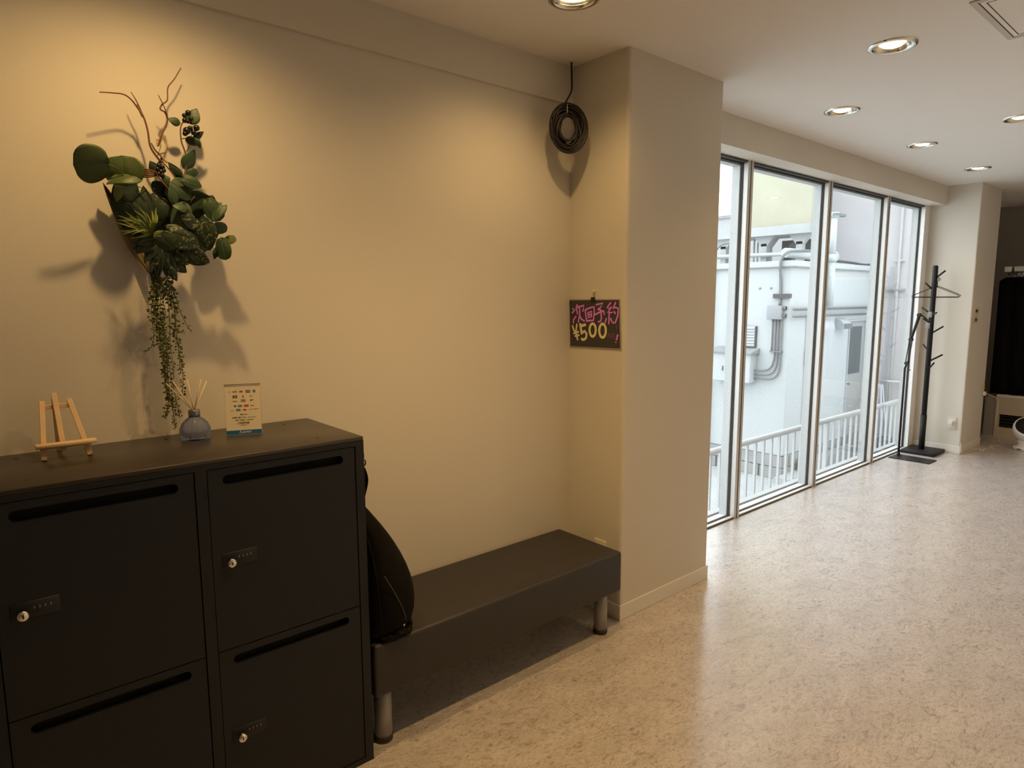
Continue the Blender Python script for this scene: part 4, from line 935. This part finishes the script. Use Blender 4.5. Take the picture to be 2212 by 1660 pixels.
# trailing strands
def pv(zx, zy, y):
    y = 2.212 - (2.212-y)*0.8
    return onY(y, 180+zx/4.367, 560+zy/4.367)
ST = [[(690, 150), (660, 300), (645, 450), (650, 600), (665, 720), (640, 830), (585, 875)],
 [(700, 190), (680, 350), (690, 550), (720, 750), (740, 900), (760, 1050), (775, 1200), (805, 1350), (770, 1500)],
 [(740, 170), (755, 400), (775, 500), (760, 650), (780, 850), (790, 1000), (800, 1150), (820, 1300), (850, 1450), (865, 1610)],
 [(780, 190), (800, 400), (812, 550), (820, 800), (845, 1000), (852, 1130)],
 [(790, 180), (850, 400), (870, 560), (880, 750), (900, 850), (925, 1000), (940, 1150), (930, 1290)],
 [(810, 210), (870, 360), (925, 520), (975, 620), (1020, 690)],
 [(760, 230), (725, 400), (735, 600), (770, 700), (795, 900), (825, 1100), (880, 1350), (912, 1500)],
 [(860, 640), (900, 680), (955, 700)], [(720, 170), (690, 300), (675, 500), (700, 650), (745, 800), (765, 950), (770, 1100)],
 [(850, 170), (830, 300), (860, 480), (870, 650), (895, 800), (905, 950), (920, 1080)], [(700, 300), (640, 380), (590, 405)], [(820, 1280), (800, 1380), (765, 1500)], [(700, 400), (720, 700), (770, 980), (780, 1180), (840, 1400)]]
random.seed(21)
for si, s_ in enumerate(ST):
    yy = 2.10 + 0.018*((si*5) % 5)
    P = smooth_path([pv(a, b2, yy + 0.01*math.sin(k)) for k, (a, b2) in enumerate(s_)], 6)
    vine = MB().tube(P, 0.0011, 5).build('trailing_strand', M['bead'], plant)
    lv = MB(); acc = 0; tot = sum((P[i+1]-P[i]).length for i in range(len(P)-1)); done = 0
    dens = 0.0042 if si not in (3, 5) else 0.0085
    for i in range(len(P)-1):
        seg = P[i+1]-P[i]; L_ = seg.length; n_ = 0
        while acc < L_:
            p = P[i] + seg*(acc/L_); fr_ = (done+acc)/tot
            r_ = random.uniform(0.0046, 0.0074)*(1-0.35*fr_)
            a = random.uniform(0, 2*math.pi); off = Vector((math.cos(a), math.sin(a)*0.8, random.uniform(-.5, .5)))*r_*1.5
            o = len(lv.v); c = p+off; dn = off.normalized(); u_ = dn.cross(Vector((0, 0, 1))).normalized(); w2 = dn.cross(u_)
            lv.add([c-dn*r_*0.95, c+u_*r_*.72, c+dn*r_*0.95, c-u_*r_*.72, c+w2*r_*.72, c-w2*r_*.6], [(0,1,4),(1,2,4),(2,3,4),(3,0,4),(1,0,5),(2,1,5),(3,2,5),(0,3,5)])
            acc += dens*random.uniform(.6, 1.4)
        acc -= L_; done += L_
    tag(lv.build('strand_leaflets', M['bead'], vine), kind='stuff')

# ------------------------------------------------------------------ outside
GZ = -1.42
struct('courtyard_ground', MB().box(-4, 2.55, GZ-0.2, 30, 24, GZ), M['concrete'], 'weathered grey concrete roof deck outside, below the windows', 'ground')
struct('wall_outside_sill', MB().box(-3, WW+0.125, GZ, 9.6, WW+0.24, -0.02), M['whitewall'], 'white outer wall under the windows', 'wall')
# railing
RY = 3.0; RZ = 0.215
t = thing('railing', (8.0, RY, GZ), 'white painted metal railing with round top rail outside the windows', 'railing')
MB().tube([(2.2, RY, RZ), (13.3, RY, RZ)], 0.028, 14).build('top_rail', M['railwhite'], t)
MB().box(2.2, RY-0.012, GZ+0.08, 13.3, RY+0.012, GZ+0.11).build('bottom_rail', M['railwhite'], t)
bal = MB().box(0-0.011, RY-0.011, GZ+0.10, 0.011, RY+0.011, RZ-0.02).build('baluster', M['railwhite'], t, origin=(0, RY, GZ))
x = 2.4; first = True
while x < 13.2:
    o = bal if first else bal.copy()
    if not first: COL.objects.link(o); o.parent = t
    o.location = (x-8.0, 0, 0); first = False; x += 0.1475
for x in (4.35, 6.95, 9.55, 12.15): MB().box(x-0.02, RY-0.02, GZ, x+0.02, RY+0.02, RZ).build('post', M['railwhite'], t)
# white roof building
BX, BYF = 10.0, 5.0
t = thing('white_annex', (11.7, 7, GZ), 'white rendered rooftop annex building with a grey door outside the windows', 'building')
DX0, DX1, DZ1 = 12.23, 12.97, 1.115
w_ = MB(); w_.box(BX, BYF, -1.03, DX0, 9.5, 2.0); w_.box(DX0, BYF, DZ1, DX1, 9.5, 2.0); w_.box(DX1, BYF, -1.03, 13.4, 9.5, 2.0); w_.box(DX0, BYF+0.035, -1.03, DX1, 9.5, DZ1)
w_.build('walls', M['whitewall'], t)
MB().box(BX-0.05, BYF-0.05, 2.0, 13.4, 9.55, 2.085).build('parapet_cap', M['whitewall'], t)
MB().box(BX-0.06, BYF-0.06, 1.985, 13.4, 9.56, 2.0).build('drip_edge', M['plinth'], t)
MB().box(BX+0.03, BYF+0.03, GZ, 13.4, 9.5, -1.03).build('plinth_core', M['plinth'], t)
random.seed(5)
# concrete blocks of the plinth
xx = BX
for row in range(2):
    z0 = GZ + row*0.195; off = 0.2*row; xx = BX-0.02-off
    while xx < 13.3:
        a, b2 = max(xx, BX-0.03), min(xx+0.385, 13.38)
        if b2-a > 0.05: MB().box(a+0.006, BYF-0.035-random.uniform(0, .012), z0+0.006, b2-0.006, BYF+0.03, z0+0.187).build('block', M['plinth'], t)
        xx += 0.4
    yy = BYF-0.03-off
    while yy < 9.4:
        a, b2 = max(yy, BYF-0.03), min(yy+0.385, 9.5)
        if b2-a > 0.05: MB().box(BX-0.035-random.uniform(0, .012), a+0.006, z0+0.006, BX+0.03, b2-0.006, z0+0.187).build('block', M['plinth'], t)
        yy += 0.4
MB().box(BX-0.30, BYF-0.28, GZ, 12.55, BYF-0.04, GZ+0.10).build('step', M['concrete'], t)
# door
d = MB().box(DX0+0.03, BYF+0.012, -1.03, DX1-0.03, BYF+0.035, DZ1-0.03).build('door', M['doorgrey'], t)
MB().box(DX0+0.06, BYF+0.006, 0.12, DX1-0.13, BYF+0.012, 0.985).build('door_glass', M['doorglass'], d)
MB().lathe([(0.001, -0.06), (0.022, -0.055), (0.022, -0.04), (0.01, -0.03), (0.01, 0)], (DX0+0.08, BYF+0.012, -0.05), 12, 'Y').build('door_knob', M['pipegrey'], d)
f = MB(); f.box(DX0, BYF-0.02, -1.03, DX0+0.03, BYF+0.035, DZ1); f.box(DX1-0.03, BYF-0.02, -1.03, DX1, BYF+0.035, DZ1); f.box(DX0+0.03, BYF-0.02, DZ1-0.03, DX1-0.03, BYF+0.035, DZ1); f.build('door_frame', M['slat'], t)
# vents / louvre on side face (facing -X)
lf = MB().box(BX-0.03, 5.52, 0.70, BX, 6.06, 1.05).build('louvre_frame', M['darkgrey'], t)
for k in range(7): MB().prism([(BX-0.05, 5.54, 0.72+k*0.047), (BX-0.05, 5.54, 0.742+k*0.047), (BX-0.03, 5.54, 0.765+k*0.047), (BX-0.03, 5.54, 0.735+k*0.047)], (0, 0.5, 0)).build('louvre_slat', M['slat'], lf)
for y in (5.505, 5.315): MB().lathe([(0.001, -0.02), (0.018, -0.018), (0.018, 0)], (BX, y, 1.662), 12, 'X').build('wall_anchor', M['boxgrey'], t)
# vent hood
hp = [(11.66, BYF-0.16*math.sin(a), 1.0+0.145*math.cos(a)) for a in [math.pi/2*k/8 for k in range(9)]] + [(11.66, BYF-0.16, 0.97), (11.66, BYF, 0.97)]
MB().prism(hp, (0.33, 0, 0)).build('vent_hood', M['slat'], t); MB().box(11.67, BYF-0.165, 0.97, 11.98, BYF-0.158, 1.06).build('vent_grille', M['pipegrey'], t)
hp2 = [(10.9, BYF-0.16*math.sin(a), 1.0+0.145*math.cos(a)) for a in [math.pi/2*k/8 for k in range(9)]] + [(10.9, BYF-0.16, 0.97), (10.9, BYF, 0.97)]
MB().prism(hp2, (0.40, 0, 0)).build('vent_hood', M['slat'], t)
# electrical boxes and conduits
t = thing('meter_box', (BX-0.12, 5.8, 0.35), 'large white electrical box with a sloped lid on the annex side wall', 'box')
MB().box(BX-0.22, 5.50, 0.125, BX, 6.19, 0.60).build('box_body', M['whitewall'], t, bevel=0.01)
MB().prism([(BX-0.27, 5.46, 0.60), (BX, 5.46, 0.60), (BX, 5.46, 0.69), (BX-0.27, 5.46, 0.63)], (0, 0.77, 0)).build('sloped_lid', M['plinth'], t)
MB().bbox(BX-0.24, 5.98, 0.30, BX-0.22, 6.0, 0.38, 0.003).build('latch', M['pipegrey'], t)
t = thing('junction_box', (BX-0.06, 5.19, 1.27), 'grey square junction box on the corner of the annex', 'box')
MB().bbox(BX-0.12, 5.085, 1.168, BX, 5.31, 1.385, 0.008).build('box_body', M['boxgrey'], t)
for z in (1.345, 1.225): MB().lathe([(0.03, -0.05), (0.03, 0.0)], (BX-0.03, 5.085, z), 12, 'Y').build('conduit_gland', M['pipegrey'], t)
def pipe(pts, r, label, name='conduit', m=M['pipegrey'], group='grey conduits on the annex', n=10, cat='pipe', sm=True):
    o = MB().tube(smooth_path(pts, 5) if sm else pts, r, n).build(name, m, origin=pts[0]); return tag(o, label, cat, group)
for k, y in enumerate((5.095, 5.145, 5.195, 5.245)):
    zb_ = 0.20 + 0.065*k; rb_ = 0.36-0.05*k
    if k < 3:
        pipe([(BX-0.03, y, 1.17), (BX-0.03, y, 0.66), (BX-0.03, y, zb_+0.22), (BX-0.035, y+0.03, zb_+0.09), (BX-0.045, y+0.10, zb_+0.02), (BX-0.06, y+0.20, zb_), (BX-0.08, 5.50, zb_)], 0.013, ['nearest the corner', 'second from the corner', 'third from the corner'][k].join(['grey conduit bending from junction box to meter box, ', '']))
    else: pipe([(BX-0.03, y, 1.17), (BX-0.03, y, 0.66)], 0.013, 'short straight grey conduit below the junction box, farthest from the corner')
t = thing('conduit_clamp', (BX-0.02, 5.17, 0.655), 'row of small clamps across the conduits below the junction box', 'clamp')
MB().box(BX-0.05, 5.07, 0.645, BX, 5.27, 0.665).build('clamp_bar', M['pipegrey'], t)
pipe([(BX-0.035, 5.14, 1.38), (BX-0.035, 5.145, 1.75), (BX-0.09, 5.13, 2.06), (BX-0.03, 5.06, 2.21), (BX+0.35, 5.02, 2.25), (BX+0.7, 5.03, 2.26)], 0.021, 'pale conduit rising from the junction box and bending over the parapet')
t = thing('pipe_bracket', (BX-0.03, 5.06, 1.52), 'black steel bracket holding the pale conduit above the junction box', 'bracket')
MB().box(BX-0.06, 4.97, 1.50, BX, 5.25, 1.57).build('channel', M['darkgrey'], t)
for z, r, nm in ((1.345, 0.021, 'upper of the two long horizontal pipes across the annex front'), (1.232, 0.018, 'lower of the two long horizontal pipes across the annex front')):
    pipe([(BX+0.02, BYF-0.06, z-0.02), (13.35, BYF-0.06, z-0.02)], r, nm, 'horizontal_pipe', M['pipegrey'], 'horizontal pipes on the annex front', sm=False)  # grey also stands in for the shadow lines between pipes and wall
pipe([(10.60, BYF-0.04, 1.2), (10.61, BYF-0.04, 0.6), (10.63, BYF-0.04, -1.0)], 0.014, 'thin vertical conduit on the annex front behind the second mullion', sm=False)
pipe([(BX-0.06, 6.33, 1.9), (BX-0.06, 6.33, -1.3)], 0.014, 'thin vertical conduit on the annex side seen through the first window', sm=False)
pipe([(BX-0.06, 6.33, 1.9), (BX-0.10, 6.33, 2.15), (BX-0.1, 6.20, 2.38), (BX-0.1, 5.9, 2.42)], 0.018, 'hooked grey pipe end above the annex seen through the first window')
tag(MB().bbox(10.585, BYF-0.07, 0.42, 10.66, BYF, 0.66, 0.008).build('switch_box', M['slat'], origin=(10.62, 5, 0.54)), 'small white box on the thin vertical conduit', 'box')
t = thing('roof_duct', (10.9, BYF+0.1, 2.2), 'large round white duct lying along the annex parapet', 'duct')
MB().tube([(10.02, BYF+0.12, 2.21), (11.46, BYF+0.06, 2.20), (11.52, BYF+0.06, 2.20)], [0.075, 0.085, 0.085], 20).build('duct_body', M['ductwhite'], t)
MB().tube([(11.50, BYF+0.06, 2.20), (11.57, BYF+0.055, 2.20)], [0.105, 0.105], 20).build('duct_cap', M['ductwhite'], t)
DXC = onY(BYF-0.10, 1795, 600).x
t = thing('drain_duct', (11.42, BYF-0.10, 1.3), 'tall white vertical drain pipe running down the annex front', 'pipe')
MB().tube([(DXC, BYF-0.10, 1.36), (DXC, BYF-0.10, 2.12)], 0.058, 18).build('lower_pipe', M['ductwhite'], t)
MB().tube([(DXC, BYF-0.10, 2.20), (DXC, BYF-0.10, 2.85)], 0.050, 18).build('upper_pipe', M['whitewall'], t)
MB().tube([(DXC, BYF-0.10, 2.10), (DXC, BYF-0.10, 2.22)], 0.072, 18).build('coupling', M['ductwhite'], t)
MB().tube([(DXC, BYF-0.10, 2.82), (DXC, BYF-0.10, 2.90)], 0.068, 18).build('coupling', M['ductwhite'], t)
MB().box(DXC-0.08, BYF-0.17, 2.84, DXC+0.28, BYF-0.10, 2.88).build('strap', M['pipegrey'], t)
tag(MB().tube(smooth_path([(11.6, BYF+0.0, 2.13), (12.2, BYF, 2.12), (12.8, BYF, 2.10), (13.15, BYF, 2.14), (13.3, BYF, 2.2)], 4), 0.022, 8).build('black_hose', M['darkgrey'], origin=(12.4, 5, 2.1)), 'dark hose lying on the annex parapet', 'hose')
# tall rough wall behind
t = thing('neighbour_wall', (13.6, 5, GZ), 'tall pale rough-rendered wall of the neighbouring building beyond the annex', 'building')
MB().box(13.42, 2.3, GZ, 20.0, 6.25, 9.0).build('rendered_wall', M['roughwall'], t)
MB().box(13.42, 2.3, GZ, 13.44, 4.44, 9.0).build('dummy', M['whitewall'], t).name = 'smooth_strip'
for (o_) in [c for c in t.children if c.name.startswith('smooth_strip')]: o_.location.x -= 0.02
MB().tube([(13.36, 4.645, GZ+0.1), (13.36, 4.645, 6.0)], 0.028, 10).build('downpipe', M['greywall'], t)
MB().box(13.33, 4.52, 1.635, 13.42, 4.85, 1.665).build('ledge_pipe', M['plinth'], t)
MB().box(13.34, 4.56, 2.17, 13.42, 4.72, 2.20).build('pipe_clamp', M['whitewall'], t)
tag(MB().tube([(13.30, 4.86, -0.06), (13.30, 4.40, -0.05)], 0.022, 10).build('wall_rail', M['railwhite'], origin=(13.3, 4.6, 0)), 'pale horizontal tube on the rough wall above the ladder', 'pipe')
# stepladder
t = thing('stepladder', (13.1, 4.72, GZ), 'white stepladder leaning by the rough wall outside the fourth window', 'ladder')
A = Vector((13.05, 4.70, -0.10))
for (dx, dy) in ((-0.12, 0.16), (0.1, 0.16), (-0.12, -0.14), (0.1, -0.14)):
    MB().tube([A + Vector((dx*0.3, dy*0.15, 0)), Vector((A.x+dx*1.4, A.y+dy*1.1, GZ))], 0.017, 8).build('leg', M['railwhite'], t)
for k in range(4): MB().box(A.x-0.14, A.y+0.04+0.03*k, GZ+1.05-0.26*k, A.x+0.12, A.y+0.09+0.03*k, GZ+1.075-0.26*k).build('step', M['railwhite'], t)
# clutter by the corner
t = thing('equipment_box', (12.9, 4.55, GZ), 'dark grey outdoor equipment box on the deck near the rough wall', 'box')
MB().bbox(12.0, 4.22, GZ+0.05, 12.75, 4.50, GZ+0.42, 0.01).build('box_body', M['darkgrey'], t); MB().box(12.0, 4.22, GZ, 12.75, 4.50, GZ+0.05).build('feet', M['plinth'], t)
tag(MB().bbox(10.95, 4.35, GZ, 11.9, 4.72, GZ+0.02, 0.005).build('dark_mat', M['darkgrey'], origin=(11.4, 4.5, GZ)), 'dark rubber mat on the deck in front of the grey door', 'mat')
tag(MB().box(10.35, 4.72, GZ+0.10, 12.2, 4.90, GZ+0.28).build('stone_ledge', M['plinth'], origin=(11.2, 4.8, GZ)), 'weathered grey ledge along the foot of the annex front', 'ledge')
# yellow tank building on a frame
t = thing('yellow_penthouse', (12.6, 6.6, 2.6), 'faded yellow rooftop block standing on columns above the annex', 'building')
MB().box(12.0, 5.68, 2.85, 12.6, 7.28, 7.5).build('block', M['yellowwall'], t)
MB().box(11.9, 5.64, 2.68, 12.7, 7.9, 2.85).build('base_slab', M['concrete'], t)
for (x, y) in ((12.15, 6.62), (12.15, 5.92), (12.15, 7.5), (12.5, 6.75)):
    MB().box(x-0.06, y-0.06, 2.085, x+0.06, y+0.06, 2.55).build('column', M['concrete'], t)
    MB().prism([(x-0.06, y-0.06, 2.5), (x-0.06, y+0.06, 2.5), (x-0.06, y+0.2, 2.68), (x-0.06, y-0.2, 2.68)], (0.12, 0, 0)).build('haunch', M['concrete'], t)
MB().box(12.05, 5.8, 2.30, 12.15, 7.8, 2.36).build('tie_beam', M['slat'], t)
t = thing('condenser_unit', (13.3, 6.2, 2.35), 'dark air-conditioning condenser under the yellow block', 'condenser')
MB().bbox(12.75, 6.02, 2.20, 13.15, 6.60, 2.64, 0.01).build('case', M['darkgrey'], t)
MB().lathe([(0.001, -0.01), (0.16, -0.01), (0.18, 0)], (12.75, 6.3, 2.43), 20, 'X').build('fan_grille', M['pipegrey'], t)
MB().box(12.8, 6.05, 2.085, 13.1, 6.55, 2.20).build('foot', M['concrete'], t)
for k, y in enumerate((6.88, 6.97, 7.05)): pipe([(12.5, y, 2.09), (12.5, y, 2.675)], 0.018, ['left', 'middle', 'right'][2-k] + ' one of three thin risers under the yellow block', 'riser', M['slat'], 'thin risers under the yellow block', sm=False)
pipe([(11.9, 5.2, 2.30), (11.95, 6.4, 2.33), (12.0, 7.9, 2.36)], 0.035, 'pale horizontal pipe crossing under the yellow block', 'cross_pipe', M['slat'], None)
# far low wall with chimney post
t = thing('far_building', (16.6, 10, GZ), 'grey far building wall seen low behind the annex', 'building')
MB().box(16.4, 7.2, GZ, 17.0, 16, 3.68).build('far_wall', M['greywall'], t); MB().box(16.35, 7.2, 3.68, 17.0, 16, 3.76).build('coping', M['plinth'], t)
t = thing('chimney_post', (16.7, 9.6, 3.7), 'grey square post with a cap rising from the far building', 'chimney')
MB().box(16.5, 9.25, 3.76, 16.9, 9.75, 4.25).build('post', M['greywall'], t); MB().box(16.45, 9.2, 4.25, 16.95, 9.85, 4.33).build('cap', M['plinth'], t)
